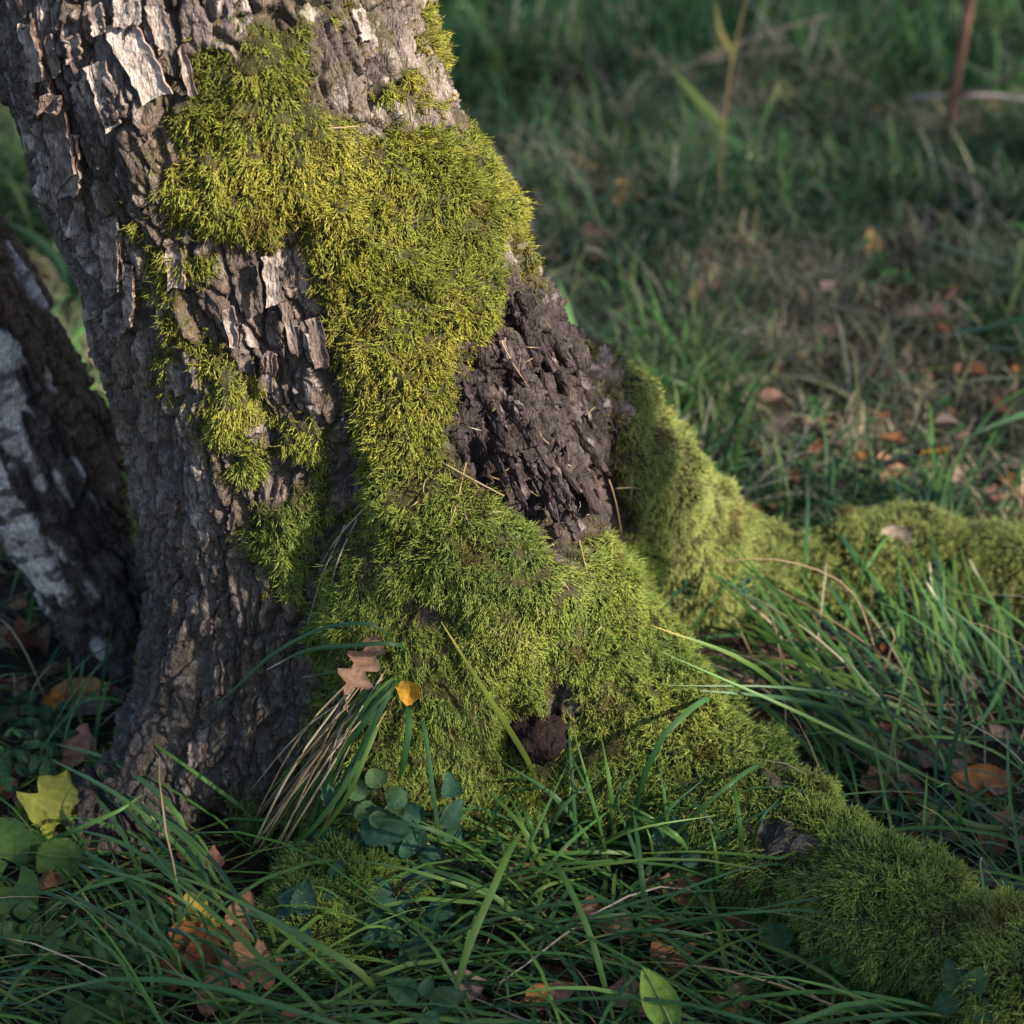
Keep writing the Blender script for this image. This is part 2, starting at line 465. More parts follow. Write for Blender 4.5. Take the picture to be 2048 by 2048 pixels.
BARE = [[(1098,1352),(1130,1350),(1155,1400),(1160,1440),(1110,1420)], [(1026,1440),(1065,1418),(1115,1440),(1125,1490),(1090,1512),(1040,1490)],
    [(1524,1550),(1560,1545),(1568,1592),(1538,1602)], [(1498,1655),(1560,1642),(1645,1698),(1600,1728),(1520,1704)],
    [(800,1215),(840,1190),(880,1205),(905,1240),(850,1262)]]
def region(Q, polys):
    d = np.full(len(Q), -1e3)
    for p in polys: d = np.maximum(d, poly_sd(Q, p))
    return d
jit = 26 * fbm(TV * 55, 3, 70) + 14 * vnoise(TV * 160, 75)
vis = FACING > -0.25
sd = np.full(len(TV), -400.0)
m = vis & (GRP != BACK)
sd[m] = np.maximum(region(PX[m], [POLY_COLLAR, POLY_ROOT]), region(PX[m], POLY_STREAKS) * 1.0)
for x, y, r in SPOTS: sd[m] = np.maximum(sd[m], r - np.hypot(PX[m, 0] - x, PX[m, 1] - y))
sd[m] = np.minimum(sd[m], -region(PX[m], BARE))
KB = [(1205,690),(1235,700),(1330,800),(1420,880),(1560,1000),(2600,1000),(2600,1400),(1230,1300),(1250,1120),(1272,1040),(1258,950),(1276,905),(1236,800)]
KD = [(1475,990),(1510,990),(1600,1070),(1570,1100),(1500,1040)]
mb = vis & (GRP == BACK)
sd[mb] = np.minimum(poly_sd(PX[mb], KB), -poly_sd(PX[mb], KD))
hid = ~vis
sd[hid] = 60 * fbm(TV[hid] * 9, 2, 77) + 40 * (0.30 - TV[hid, 2]) / 0.2 * np.where(GRP[hid] == TRUNK, 0.4, 1)
stk = np.zeros(len(TV)); stk[m] = sstep(-5, -30, np.maximum(poly_sd(PX[m], POLY_COLLAR), poly_sd(PX[m], POLY_ROOT)))
sd = sd - stk * (2 + 34 * np.clip(-fbm(TV * 30, 2, 78), -0.4, 1))     # thin, broken moss away from the big cushions
MOSS = sstep(-10, 16, sd + jit)
MOSS *= sstep(-0.01, 0.02, TV[:, 2] + 0.03)
lump = (GRP == BACK) * 0.014 * fbm(TV * 15, 2, 83) + 0.012 * fbm(TV * 34, 2, 81) + 0.009 * fbm(TV * 80, 2, 82)
thick = 0.010 * sstep(0, 70, sd) + 0.004
HOLLOW = poly_sd(PX, [(985,540),(1075,560),(1150,640),(1210,740),(1270,900),(1290,1060),(1180,1140),(1090,1090),(900,960),(870,800),(900,700)])
hol = sstep(-25, 30, HOLLOW + jit) * (FACING > -0.3)
wq = TV + 0.012 * np.stack([vnoise(TV * 40, 201), vnoise(TV * 40, 202), vnoise(TV * 40, 203)], 1)
k1, k2, kid, _o = voronoi(wq * np.array([70, 70, 26]), 205)
crumb = 0.45 * hb + 0.010 * sstep(0.0, 0.16, k2 - k1) + 0.008 * (kid - 0.5) + 0.016 * (1 - np.abs(fbm(BP * np.array([30, 30, 5]), 2, 207)) * 3.2) + 0.008 * fbm(BP * np.array([26, 26, 9]), 2, 208) - 0.012
crumb -= 0.016 * sstep(0.18, 0.42, fbm(BP * np.array([46, 46, 13]), 2, 222))     # pits in the rotten wood
hb = lerp(hb, crumb, hol)
disp = (hb - 0.006) * (1 - 0.85 * MOSS) + MOSS * (thick + lump) + big
disp -= 0.05 * np.exp(-((PX[:, 0] - 428) / 42) ** 2 - ((PX[:, 1] - 1690) / 65) ** 2) * (FACING > 0)
TV2 = TV + TN * disp[:, None]
me.vertices.foreach_set('co', TV2.astype(np.float32).ravel()); me.update()

# ---- colour of the bark itself
n1 = fbm(BP * np.array([30, 30, 12]), 3, 90); n2 = fbm(TV * 70, 3, 91); n3 = fbm(TV * 9, 2, 92)
C = np.tile(np.array([0.098, 0.082, 0.078]), (len(TV), 1))
C = mixc(C, (0.185, 0.163, 0.165), sstep(-0.1, 0.5, n1 + 0.5 * (gid - 0.5)))
C = mixc(C, (0.225, 0.16, 0.125), sstep(0.15, 0.6, n2 + 0.9 * (cid - 0.6)) * 0.5)
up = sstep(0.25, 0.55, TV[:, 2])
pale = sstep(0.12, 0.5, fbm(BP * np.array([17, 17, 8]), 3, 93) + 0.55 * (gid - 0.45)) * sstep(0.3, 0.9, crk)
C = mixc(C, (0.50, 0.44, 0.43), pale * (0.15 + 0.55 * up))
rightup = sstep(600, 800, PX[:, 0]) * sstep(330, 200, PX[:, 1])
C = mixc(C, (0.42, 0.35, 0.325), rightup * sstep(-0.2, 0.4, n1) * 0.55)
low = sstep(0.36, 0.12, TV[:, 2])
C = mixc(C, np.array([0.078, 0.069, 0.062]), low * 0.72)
lich = sstep(0.28, 0.5, fbm(TV * 130, 2, 95)); C = mixc(C, (0.27, 0.29, 0.27), lich * 0.35 * low)
C = mixc(C, (0.036, 0.029, 0.034), hol * 0.92)
C = mixc(C, (0.115, 0.092, 0.095), hol * sstep(0.05, 0.55, n2 + 0.5 * (kid - 0.5)) * 0.7)
wh = poly_sd(PX, [(1090,600),(1120,590),(1180,660),(1210,740),(1195,770),(1150,690)])
C = mixc(C, (0.42, 0.39, 0.40), sstep(-10, 14, wh + jit) * sstep(0.0, 0.4, n2) * 0.8)
for x, y, rx, ry in ((402,1045,8,55),(545,545,18,40),(345,610,22,28),(330,640,12,40),(620,20,22,30)):
    q = 1 - np.hypot((PX[:, 0] - x) / rx, (PX[:, 1] - y) / ry) + 0.02 * jit
    C = mixc(C, (0.42, 0.39, 0.36), sstep(0, 0.35, q) * (FACING > 0) * 0.85)
C = mixc(C, (0.075, 0.072, 0.022), sstep(-75, 0, sd + 1.5 * jit) * 0.55 * sstep(-0.2, 0.3, fbm(TV * 45, 2, 97)))   # thin green film creeping out
C = mixc(C, (0.045, 0.046, 0.014), MOSS * 0.92)
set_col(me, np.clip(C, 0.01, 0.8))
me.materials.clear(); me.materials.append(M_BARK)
tree_base = at_z(620, 1560, 0); tree_base.y = 1.84
birch = empty('birch_tree', tree_base)
tag(birch, 'thick leaning birch trunk with fissured bark, moss collar and spreading mossy roots', 'tree')
trunk = bpy.data.objects.new('trunk', me); COL.objects.link(trunk); put(trunk, birch)

# ------------------------------------------------------------------ moss: shoots set one by one on the surface
def spike(n, ns, o, dr, up, length, bend, rad, c0):
    """a tapering scaly shoot from o along dr, arching towards up"""
    t = np.linspace(0, 1, ns); V, F, Cc = [], [], []
    dr = dr / np.linalg.norm(dr); sd_ = np.cross(dr, up); sd_ /= np.linalg.norm(sd_); up = np.cross(sd_, dr)
    for i in range(ns):
        c = o + dr * length * (t[i] - 0.3 * abs(bend) * t[i] ** 2) + up * bend * t[i] ** 1.7 * length
        rr = rad * (1.0 if i % 2 else 0.5) * (1 - 0.8 * t[i] ** 2) * (0.6 + 0.4 * min(1, t[i] * 4))
        if i == ns - 1: rr = rad * 0.08
        for k in range(n):
            a = 2 * math.pi * (k + 0.5 * (i % 2)) / n
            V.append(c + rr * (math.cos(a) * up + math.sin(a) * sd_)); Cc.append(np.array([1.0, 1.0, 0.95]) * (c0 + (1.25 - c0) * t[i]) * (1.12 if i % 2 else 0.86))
    for i in range(ns - 1):
        for k in range(n): F.append((i * n + k, i * n + (k + 1) % n, (i + 1) * n + (k + 1) % n, (i + 1) * n + k))
    return V, F, Cc
def shoot(bend, seed):
    r_ = np.random.default_rng(seed); V, F, Cc = [], [], []
    def add(q):
        o_ = len(V); V.extend(q[0]); F.extend([tuple(x + o_ for x in f) for f in q[1]]); Cc.extend(q[2])
    zz_, up = np.array([0, 0, 1.0]), np.array([1.0, 0, 0])
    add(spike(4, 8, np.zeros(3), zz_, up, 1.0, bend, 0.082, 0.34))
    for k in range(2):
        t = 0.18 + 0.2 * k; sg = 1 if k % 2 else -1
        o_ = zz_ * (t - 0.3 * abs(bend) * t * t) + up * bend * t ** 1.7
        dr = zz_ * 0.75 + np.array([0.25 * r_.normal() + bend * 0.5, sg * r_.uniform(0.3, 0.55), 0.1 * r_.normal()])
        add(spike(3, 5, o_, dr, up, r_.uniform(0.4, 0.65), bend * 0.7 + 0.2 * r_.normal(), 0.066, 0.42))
    return np.array(V), F, np.array(Cc)
def proto_collection(name, items, mat):
    c = bpy.data.collections.new(name)
    for i, (V, F, Cc) in enumerate(items):
        o = mesh_obj(f'{name}_{i}', V, F, mat, col=Cc, link=False, smooth=True); c.objects.link(o)
    return c
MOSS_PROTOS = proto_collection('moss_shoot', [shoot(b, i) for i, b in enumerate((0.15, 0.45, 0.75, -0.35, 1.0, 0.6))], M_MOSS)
def rot_to(dirs, r_):
    """euler angles that take +Z to each direction, with a random roll (columns x,y,z of the matrix)"""
    z = dirs / np.linalg.norm(dirs, axis=1)[:, None]
    rv = r_.normal(size=z.shape); x = rv - (rv * z).sum(1)[:, None] * z; x /= np.linalg.norm(x, axis=1)[:, None]
    return frame_euler(x, np.cross(z, x), z)
def frame_euler(x, y, z):
    sy = np.hypot(x[:, 0], x[:, 1])
    return np.stack([np.arctan2(y[:, 2], z[:, 2]), np.arctan2(-x[:, 2], sy), np.arctan2(x[:, 1], x[:, 0])], 1)
def instancer(name, P, E, Sc, T, Ix, protos, parent=None):
    me = bpy.data.meshes.new(name); me.vertices.add(len(P)); me.vertices.foreach_set('co', np.asarray(P, np.float32).ravel())
    for nm, typ, d in (('rot', 'FLOAT_VECTOR', E), ('tint', 'FLOAT_VECTOR', T), ('siz', 'FLOAT_VECTOR', Sc)):
        a = me.attributes.new(nm, typ, 'POINT'); a.data.foreach_set('vector', np.asarray(d, np.float32).ravel())
    a = me.attributes.new('pick', 'INT', 'POINT'); a.data.foreach_set('value', np.asarray(Ix, np.int32))
    o = bpy.data.objects.new(name, me); COL.objects.link(o)
    g = bpy.data.node_groups.new(name, 'GeometryNodeTree')
    g.interface.new_socket('Geometry', in_out='INPUT', socket_type='NodeSocketGeometry')
    g.interface.new_socket('Geometry', in_out='OUTPUT', socket_type='NodeSocketGeometry')
    N = g.nodes.new; L = g.links.new
    gi, go = N('NodeGroupInput'), N('NodeGroupOutput'); iop = N('GeometryNodeInstanceOnPoints')
    ci = N('GeometryNodeCollectionInfo'); ci.inputs['Collection'].default_value = protos
    ci.inputs['Separate Children'].default_value = True; ci.inputs['Reset Children'].default_value = True
    def na(nm, dt):
        x = N('GeometryNodeInputNamedAttribute'); x.data_type = dt; x.inputs['Name'].default_value = nm
        return [q for q in x.outputs if q.enabled and q.name == 'Attribute'][0]
    e2r = N('FunctionNodeEulerToRotation'); L(na('rot', 'FLOAT_VECTOR'), e2r.inputs[0])
    L(gi.outputs[0], iop.inputs['Points']); L(ci.outputs[0], iop.inputs['Instance'])
    iop.inputs['Pick Instance'].default_value = True
    L(na('pick', 'INT'), iop.inputs['Instance Index']); L(e2r.outputs[0], iop.inputs['Rotation']); L(na('siz', 'FLOAT_VECTOR'), iop.inputs['Scale'])
    L(iop.outputs[0], go.inputs[0])
    md = o.modifiers.new('shoots', 'NODES'); md.node_group = g
    o['kind'] = 'stuff'
    if parent: put(o, parent)
    return o
# sample the mossy surface
a, b, c, d = (TV2[TQ[:, i]] for i in range(4))
area = 0.5 * np.linalg.norm(np.cross(c - a, d - b), axis=1)
fm = MOSS[TQ].mean(1); ff = FACING[TQ].mean(1)
fs = sd[TQ].mean(1) + jit[TQ].mean(1)
wgt = area * np.where(fm > 0.25, fm, 0.10 * np.exp(np.minimum(fs, 0) / 14.0) * (fs > -60)) * np.where(ff > -0.35, 1.0, 0.3)
cum = np.cumsum(wgt); n_moss = int(cum[-1] * 155000)
fi = np.searchsorted(cum, rng.random(n_moss) * cum[-1])
u, v = rng.random(n_moss)[:, None], rng.random(n_moss)[:, None]
P = (a[fi] * (1 - u) + b[fi] * u) * (1 - v) + (d[fi] * (1 - u) + c[fi] * u) * v
vi = TQ[fi, 0]; Nn = TN[vi]
down = np.array([0, 0, -1.0]) - (Nn @ np.array([0, 0, -1.0]))[:, None] * Nn
sdp = sd[vi]
flow = 0.35 + 0.5 * fbm(P * 18, 2, 101)
swirl = np.stack([fbm(P * 24, 3, 102), fbm(P * 24, 3, 103), fbm(P * 24, 3, 104)], 1)
dirs = Nn * 0.42 + down * (flow[:, None] + 0.3) + swirl * 1.1 + 0.27 * rng.normal(size=P.shape)
dirs += Nn * np.maximum(0, 0.22 - (dirs * Nn).sum(1))[:, None]
ln = (0.0085 + 0.004 * fbm(P * 30, 2, 105) + 0.007 * rng.random(n_moss) ** 2) * (0.6 + 0.4 * sstep(-10, 25, sdp + 10))
wd = ln * 0 + 0.0108 * (0.75 + 0.5 * rng.random(n_moss))
Sc = np.stack([wd, wd, ln * 1.32], 1)
# kinds of moss: olive-gold on the trunk, green low down, pale on the back root
gz = GRP[vi]
tone = fbm(P * 13, 3, 110) + 0.5 * rng.normal(size=n_moss) * 0.5
T = np.tile(np.array([0.290, 0.298, 0.052]), (n_moss, 1))
T = mixc(T, (0.150, 0.185, 0.034), sstep(0.0, 0.6, -tone))
T = mixc(T, (0.43, 0.375, 0.068), sstep(0.15, 0.75, tone) * 0.8)
lowm = np.maximum(sstep(0.30, 0.05, P[:, 2]), 0.75 * sstep(0.46, 0.30, P[:, 2]))
T = mixc(T, T * np.array([0.78, 1.10, 1.5]), lowm * 0.85)
T = mixc(T, (0.34, 0.375, 0.135), (gz == BACK) * (0.65 + 0.25 * np.clip(tone, -1, 1)))
brown = sstep(0.35, 0.6, fbm(P * 34, 2, 115)); T = mixc(T, (0.13, 0.085, 0.03), brown * 0.7)
T = mixc(T, (0.14, 0.095, 0.035), sstep(12, -8, sdp) * 0.35)
T *= (0.75 + 0.5 * rng.random(n_moss))[:, None]
E = rot_to(dirs, rng)
P -= Nn * 0.0015
IX = rng.integers(0, 6, n_moss)
pxm = to_px(P)
is_streak = (gz != BACK) & (np.maximum(poly_sd(pxm, POLY_COLLAR), poly_sd(pxm, POLY_ROOT)) < -30)
sel = {'collar': (gz != BACK) & ~is_streak & (pxm[:, 1] < 800) , 'root': (gz != BACK) & ~is_streak & (pxm[:, 1] >= 800), 'streak': is_streak, 'back': gz == BACK}
LBL = {'collar': 'golden olive moss collar round the trunk', 'root': 'deep green feathery moss over the front root',
       'streak': 'thin moss streaks and tufts down the bark', 'back': 'pale green moss on the rear root'}
for k_, mk in sel.items():
    o = instancer('moss', P[mk], E[mk], Sc[mk], T[mk], IX[mk], MOSS_PROTOS)
    put(o, birch); o['label'] = LBL[k_]
print('moss shoots', n_moss, 'trunk quads', len(TQ))

# ------------------------------------------------------------------ second birch stem leaning behind
def stem_mesh(name, pts, radii, nring, nseg, rough, colour_fn, mat, seed, cap=True):
    pts = np.array(pts, float); L = np.r_[0, np.cumsum(np.linalg.norm(np.diff(pts, axis=0), axis=1))]
    s = np.linspace(0, L[-1], nring)
    C_ = np.stack([np.interp(s, L, pts[:, i]) for i in range(3)], 1); rr = np.interp(s, L, radii)
    tan = np.gradient(C_, axis=0); tan /= np.linalg.norm(tan, axis=1)[:, None]
    ref = np.array([0, 1.0, 0]); X = np.cross(ref, tan); X /= np.linalg.norm(X, axis=1)[:, None]; Y = np.cross(tan, X)
    a_ = np.linspace(0, 2 * np.pi, nseg, endpoint=False)
    dirs_ = np.cos(a_)[None, :, None] * X[:, None] + np.sin(a_)[None, :, None] * Y[:, None]
    BPs = np.stack([np.cos(a_)[None] * rr[:, None], np.sin(a_)[None] * rr[:, None], np.repeat(s[:, None], nseg, 1)], -1).reshape(-1, 3)
    dirs_ = dirs_.reshape(-1, 3)
    base = np.repeat(C_, nseg, 0) + dirs_ * np.repeat(rr, nseg)[:, None]
    h, col = colour_fn(BPs, base, dirs_, seed)
    Vv = base + dirs_ * (h * rough)[:, None]
    id_ = np.arange(nring * nseg).reshape(nring, nseg); nx1 = np.roll(id_, -1, 1)
    Qq = np.stack([id_[:-1], nx1[:-1], nx1[1:], id_[1:]], -1).reshape(-1, 4)
    m_ = big_mesh(name, Vv, Qq); set_col(m_, col); m_.materials.append(mat)
    o = bpy.data.objects.new(name, m_); COL.objects.link(o); return o
def birch_white(BPs, base, dirs_, seed):
    h, c1, c2, ck = bark_height(BPs * 1.0, base, np.ones(len(BPs)) * 0.5, 200)
    nb = fbm(BPs * np.array([30, 30, 9]), 4, 210)
    wmask = sstep(-0.02, 0.10, 0.9 * nb + 0.42 - 0.42 * ((BPs[:, 2] - 0.49) / 0.16) ** 2 - 0.9 * np.maximum(dirs_[:, 0] - 0.35, -0.2))
    wmask = np.maximum(wmask, sstep(0.30, 0.42, fbm(BPs * np.array([50, 50, 20]), 3, 214)) * sstep(0.3, -0.1, dirs_[:, 0]) * 0.7)
    h = lerp(h, 0.012 + 0.25 * h + 0.0015 * fbm(BPs * np.array([60, 60, 400]), 2, 211), wmask)
    col = np.tile(np.array([0.055, 0.048, 0.047]), (len(h), 1))
    col = mixc(col, (0.115, 0.10, 0.098), sstep(0, 0.5, fbm(BPs * 60, 3, 212)))
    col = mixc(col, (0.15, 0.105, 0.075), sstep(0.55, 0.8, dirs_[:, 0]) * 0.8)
    wc = mixc(np.tile(np.array([0.58, 0.55, 0.55]), (len(h), 1)), (0.38, 0.345, 0.34), sstep(-0.1, 0.4, fbm(BPs * np.array([30, 30, 160]), 3, 213)))
    wmask = wmask * (1 - 0.85 * sstep(0.12, 0.34, fbm(BPs * np.array([45, 45, 90]), 3, 216)))
    col = mixc(col, wc, wmask)
    return h, col
p_lo, p_hi = at_y(352, 1370, 2.03), at_y(-330, 180, 2.03)
p_lo2 = p_lo + (p_lo - p_hi).normalized() * 0.09; p_top = p_lo + (p_hi - p_lo) * 1.45
stem2 = empty('birch_tree', (p_lo.x, p_lo.y, 0.0))
tag(stem2, 'slender leaning birch stem with peeling white and black bark behind the thick trunk', 'tree')
put(stem_mesh('trunk', [p_lo2, p_lo, p_hi, p_top], [0.078, 0.071, 0.064, 0.060], 560, 200, 0.9, birch_white, M_BARK, 3), stem2)

# ------------------------------------------------------------------ loose plates of bark on the thick trunk
def bark_flake(corners, lift, curl, tone, seed, nu=5, nv=12, dark=(0.125, 0.098, 0.092)):
    r_ = np.random.default_rng(seed); c = np.array(corners, float)          # TL, TR, BR, BL in the photograph's pixels
    Vt = []; Uv = []
    ju = r_.normal(size=(nv + 1, 2)) * 2.2; jv = r_.normal(size=(nu + 1, 2)) * 3.0
    for j in range(nv + 1):
        for i in range(nu + 1):
            u, v = i / nu, j / nv
            q = (c[0] * (1 - u) + c[1] * u) * (1 - v) + (c[3] * (1 - u) + c[2] * u) * v
            if i in (0, nu): q = q + np.array([ju[j, i // nu], 0])
            if j in (0, nv): q = q + np.array([0, jv[i, j // nv]])
            p, n, ok = hit(q[0], q[1])
            if not ok: return None
            e = lift * (0.75 + 0.35 * v) + curl * (abs(u - 0.5) * 2) ** 3 + curl * 0.6 * (v ** 4)
            Vt.append((p, n, e)); Uv.append((u, v))
    n_av = Vector((0, 0, 0))
    for p, n, e in Vt: n_av += n
    n_av.normalize()
    ring = (nu + 1) * (nv + 1)
    top = np.array([p + n_av * e for p, n, e in Vt]); bot = np.array([p + n_av * (e - 0.0032) for p, n, e in Vt])
    top += 0.0008 * fbm(top * 300, 2, 8)[:, None] * np.array(n_av)
    V_ = np.concatenate([top, bot]); F_ = []
    for j in range(nv):
        for i in range(nu):
            a0 = j * (nu + 1) + i; q = (a0, a0 + nu + 1, a0 + nu + 2, a0 + 1)
            F_.append(q); F_.append(tuple(x + ring for x in q[::-1]))
    bd = [j * (nu + 1) for j in range(nv)] + [nv * (nu + 1) + i for i in range(nu)] + [j * (nu + 1) + nu for j in range(nv, 0, -1)] + [i for i in range(nu, 0, -1)]
    for a0, b0 in zip(bd, bd[1:] + bd[:1]): F_.append((a0, a0 + ring, b0 + ring, b0))
    Uv = np.array(Uv * 2)
    s1 = fbm(np.stack([V_[:, 0] * 45, V_[:, 1] * 45, V_[:, 2] * 260], 1), 3, 300 + seed % 7)
    dark = np.array(dark); lightc = np.array([0.55, 0.49, 0.47])
    col = mixc(np.tile(dark, (len(V_), 1)), lightc, np.clip(tone + 0.75 * s1, 0, 1))
    col[ring:] *= np.array([0.75, 0.6, 0.5])
    return V_, F_, col
FL = [([(212,46),(284,42),(358,176),(302,196)],0.012,0.004,0.75),([(182,126),(226,114),(262,236),(232,252)],0.012,0.003,0.55),
      ([(238,-20),(288,-20),(292,44),(240,48)],0.011,0.003,0.5),([(108,222),(152,210),(184,330),(142,372)],0.011,0.005,0.12),
      ([(114,176),(150,182),(162,206),(124,206)],0.016,0.008,0.15),([(58,46),(82,40),(120,152),(96,156)],0.011,0.004,0.3),
      ([(62,150),(84,148),(110,220),(92,222)],0.011,0.004,0.12),([(186,10),(214,4),(228,60),(205,66)],0.010,0.003,0.35),
      ([(150,70),(176,62),(186,110),(160,116)],0.012,0.004,0.2),([(294,10),(330,4),(352,90),(326,96)],0.010,0.003,0.35),
      ([(128,268),(176,262),(190,372),(150,384)],0.012,0.003,0.3),([(215,440),(252,430),(262,560),(232,566)],0.011,0.003,0.28),
      ([(268,520),(286,522),(292,640),(270,650)],0.013,0.003,0.35),([(338,470),(372,480),(384,560),(352,566)],0.011,0.003,0.3),
      ([(525,510),(556,506),(560,600),(534,606)],0.011,0.002,0.55),([(694,20),(716,16),(730,80),(708,84)],0.008,0.001,0.55)]
rf = np.random.default_rng(77)
tries = 0
while len(FL) < 80 and tries < 900:
    tries += 1
    x, y = rf.uniform(20, 900), rf.uniform(-20, 1500)
    q = np.array([[x, y]])
    if max(poly_sd(q, POLY_COLLAR)[0], poly_sd(q, POLY_ROOT)[0], region(q, POLY_STREAKS)[0]) > -30: continue
    if y > 850 and rf.random() < 0.45: continue
    if y < 850 and rf.random() < 0.35: continue
    if x > 560 and y < 300 and rf.random() < 0.75: continue
    wd_, ln_ = rf.uniform(10, 26), rf.uniform(35, 110) * (1 if y < 850 else 0.6)
    sl = 0.26 if y < 700 else 0.08
    sk = rf.uniform(-6, 6)
    FL.append(([(x, y), (x + wd_ + sk, y - rf.uniform(0, 8)), (x + wd_ * rf.uniform(0.6, 1.1) + sl * ln_, y + ln_), (x + sl * ln_ + rf.uniform(-3, 5), y + ln_ + rf.uniform(-8, 8))],
               rf.uniform(0.005, 0.009), rf.uniform(0.001, 0.004), rf.uniform(-0.1, 0.35) * (1 if y < 850 else 0.3)))
for k, (c4, lf, cu, tn) in enumerate(FL):
    r = bark_flake(c4, lf, cu, tn, 400 + k, *((5, 12) if k < 16 else (3, 6)))
    if r: mesh_obj('bark_flake', r[0], r[1], M_BARK, birch, smooth=False, col=r[2])

HP = [(990,560),(1070,580),(1145,650),(1208,760),(1250,900),(1240,1040),(1165,1110),(1080,1050),(920,950),(885,800),(910,710)]
k = 0; tries = 0
while k < 90 and tries < 600:
    tries += 1; x, y = rf.uniform(880, 1230), rf.uniform(560, 1090)
    if poly_sd(np.array([[x, y]]), HP)[0] < 14: continue
    wd_, ln_ = rf.uniform(6, 17), rf.uniform(30, 105); sl = rf.uniform(0.2, 0.55)
    c4 = [(x, y), (x + wd_, y - rf.uniform(-6, 8)), (x + wd_ * rf.uniform(0.4, 1.1) + sl * ln_, y + ln_), (x + sl * ln_ + rf.uniform(-3, 6), y + ln_ + rf.uniform(-10, 10))]
    if poly_sd(np.array(c4, float), HP).min() < 4: continue
    r = bark_flake(c4, rf.uniform(0.001, 0.009), rf.uniform(-0.004, 0.006), rf.uniform(-0.25, 0.02), 700 + tries, 3, 7, (0.048, 0.039, 0.045))
    if r: mesh_obj('bark_flake', r[0], r[1], M_BARK, birch, smooth=False, col=r[2] * np.array([1, 0.97, 1.0]))['label'] = 'dark rotten bark chip'; k += 1

# dark rotten stub of a broken root
p, n, ok = hit(1078, 1468)
u_ = np.linspace(0, math.pi, 22); v_ = np.linspace(0, 2 * math.pi, 36, endpoint=False)
SV = np.array([(math.sin(a) * math.cos(b), math.sin(a) * math.sin(b), math.cos(a)) for a in u_ for b in v_])
SV = SV * (0.023 * (1 + 0.38 * fbm(SV * 2.6, 3, 5) + 0.2 * fbm(SV * 9, 2, 6)))[:, None] * np.array([1.05, 0.9, 1.0])
SF = [(i * 36 + j, (i + 1) * 36 + j, (i + 1) * 36 + (j + 1) % 36, i * 36 + (j + 1) % 36) for i in range(21) for j in range(36)]
so = mesh_obj('root_stub', SV + np.array(p + n * 0.004), SF, M_BARK, birch, col=np.tile(np.array([0.032, 0.020, 0.022]), (len(SV), 1)))
so['label'] = 'dark rotten stub of a broken root'

# ------------------------------------------------------------------ blades, straws, stems
GREEN = [np.array(c) for c in ((0.045, 0.115, 0.028), (0.036, 0.098, 0.034), (0.065, 0.145, 0.032), (0.030, 0.080, 0.030), (0.085, 0.160, 0.035))]
STRAW = [np.array(c) for c in ((0.36, 0.27, 0.16), (0.28, 0.20, 0.11), (0.42, 0.36, 0.26), (0.22, 0.15, 0.08))]
def smooth_line(P_, n):
    P_ = np.array(P_, float)
    if len(P_) == 2: P_ = np.array([P_[0], (P_[0] + P_[1]) / 2, P_[1]])
    t = np.r_[0, np.cumsum(np.linalg.norm(np.diff(P_, axis=0), axis=1))]; t /= t[-1]
    E_ = np.concatenate([[2 * P_[0] - P_[1]], P_, [2 * P_[-1] - P_[-2]]]); tt = np.linspace(0, 1, n); out = []
    for x in tt:
        i = min(max(np.searchsorted(t, x, 'right') - 1, 0), len(P_) - 2); f = (x - t[i]) / (t[i + 1] - t[i])
        a0, a1, a2, a3 = E_[i:i + 4]
        out.append(0.5 * (2 * a1 + (a2 - a0) * f + (2 * a0 - 5 * a1 + 4 * a2 - a3) * f * f + (3 * a1 - a0 - 3 * a2 + a3) * f ** 3))
    return np.array(out)
def blade(Ln, width, side, color, tipc=None, fold=0.25):
    n = len(Ln); t = np.linspace(0, 1, n)
    tan = np.gradient(Ln, axis=0); tan /= np.linalg.norm(tan, axis=1)[:, None] + 1e-9
    sd_ = side - (tan @ side)[:, None] * tan; sd_ /= np.linalg.norm(sd_, axis=1)[:, None] + 1e-9
    nr = np.cross(tan, sd_)
    wv = 0.5 * width * np.clip(np.minimum(0.55 + 2.2 * t, 1) * np.minimum(1, (1.02 - t) * 2.6) ** 0.8, 0.03, 1)
    V_ = np.stack([Ln - sd_ * wv[:, None], Ln - nr * (wv * fold)[:, None], Ln + sd_ * wv[:, None]], 1).reshape(-1, 3)
    i = np.arange(n - 1) * 3
    F_ = np.concatenate([np.stack([i, i + 1, i + 4, i + 3], 1), np.stack([i + 1, i + 2, i + 5, i + 4], 1)])
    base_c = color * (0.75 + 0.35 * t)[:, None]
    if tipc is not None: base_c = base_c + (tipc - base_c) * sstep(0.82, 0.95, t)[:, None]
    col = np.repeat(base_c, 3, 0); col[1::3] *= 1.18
    return V_, F_, col
def straw_mesh(Ln, rad, color, nside=4):
    n = len(Ln); tan = np.gradient(Ln, axis=0); tan /= np.linalg.norm(tan, axis=1)[:, None] + 1e-9
    ref = np.where(np.abs(tan[:, 2:3]) > 0.8, np.array([[1.0, 0, 0]]), np.array([[0, 0, 1.0]]))
    X = np.cross(ref, tan); X /= np.linalg.norm(X, axis=1)[:, None]; Y = np.cross(tan, X)
    r = rad if np.ndim(rad) else np.full(n, rad)
    V_ = np.concatenate([Ln[i] + r[i] * (np.cos(a_)[:, None] * X[i] + np.sin(a_)[:, None] * Y[i]) for i in range(n) for a_ in [np.linspace(0, 2 * np.pi, nside, endpoint=False)]])
    F_ = [(i * nside + k, i * nside + (k + 1) % nside, (i + 1) * nside + (k + 1) % nside, (i + 1) * nside + k) for i in range(n - 1) for k in range(nside)]
    F_ += [tuple(range(nside))[::-1], tuple((n - 1) * nside + k for k in range(nside))]
    col = np.tile(color, (len(V_), 1)) * (0.85 + 0.3 * vnoise(V_ * 60, 3))[:, None]
    return V_, F_, col
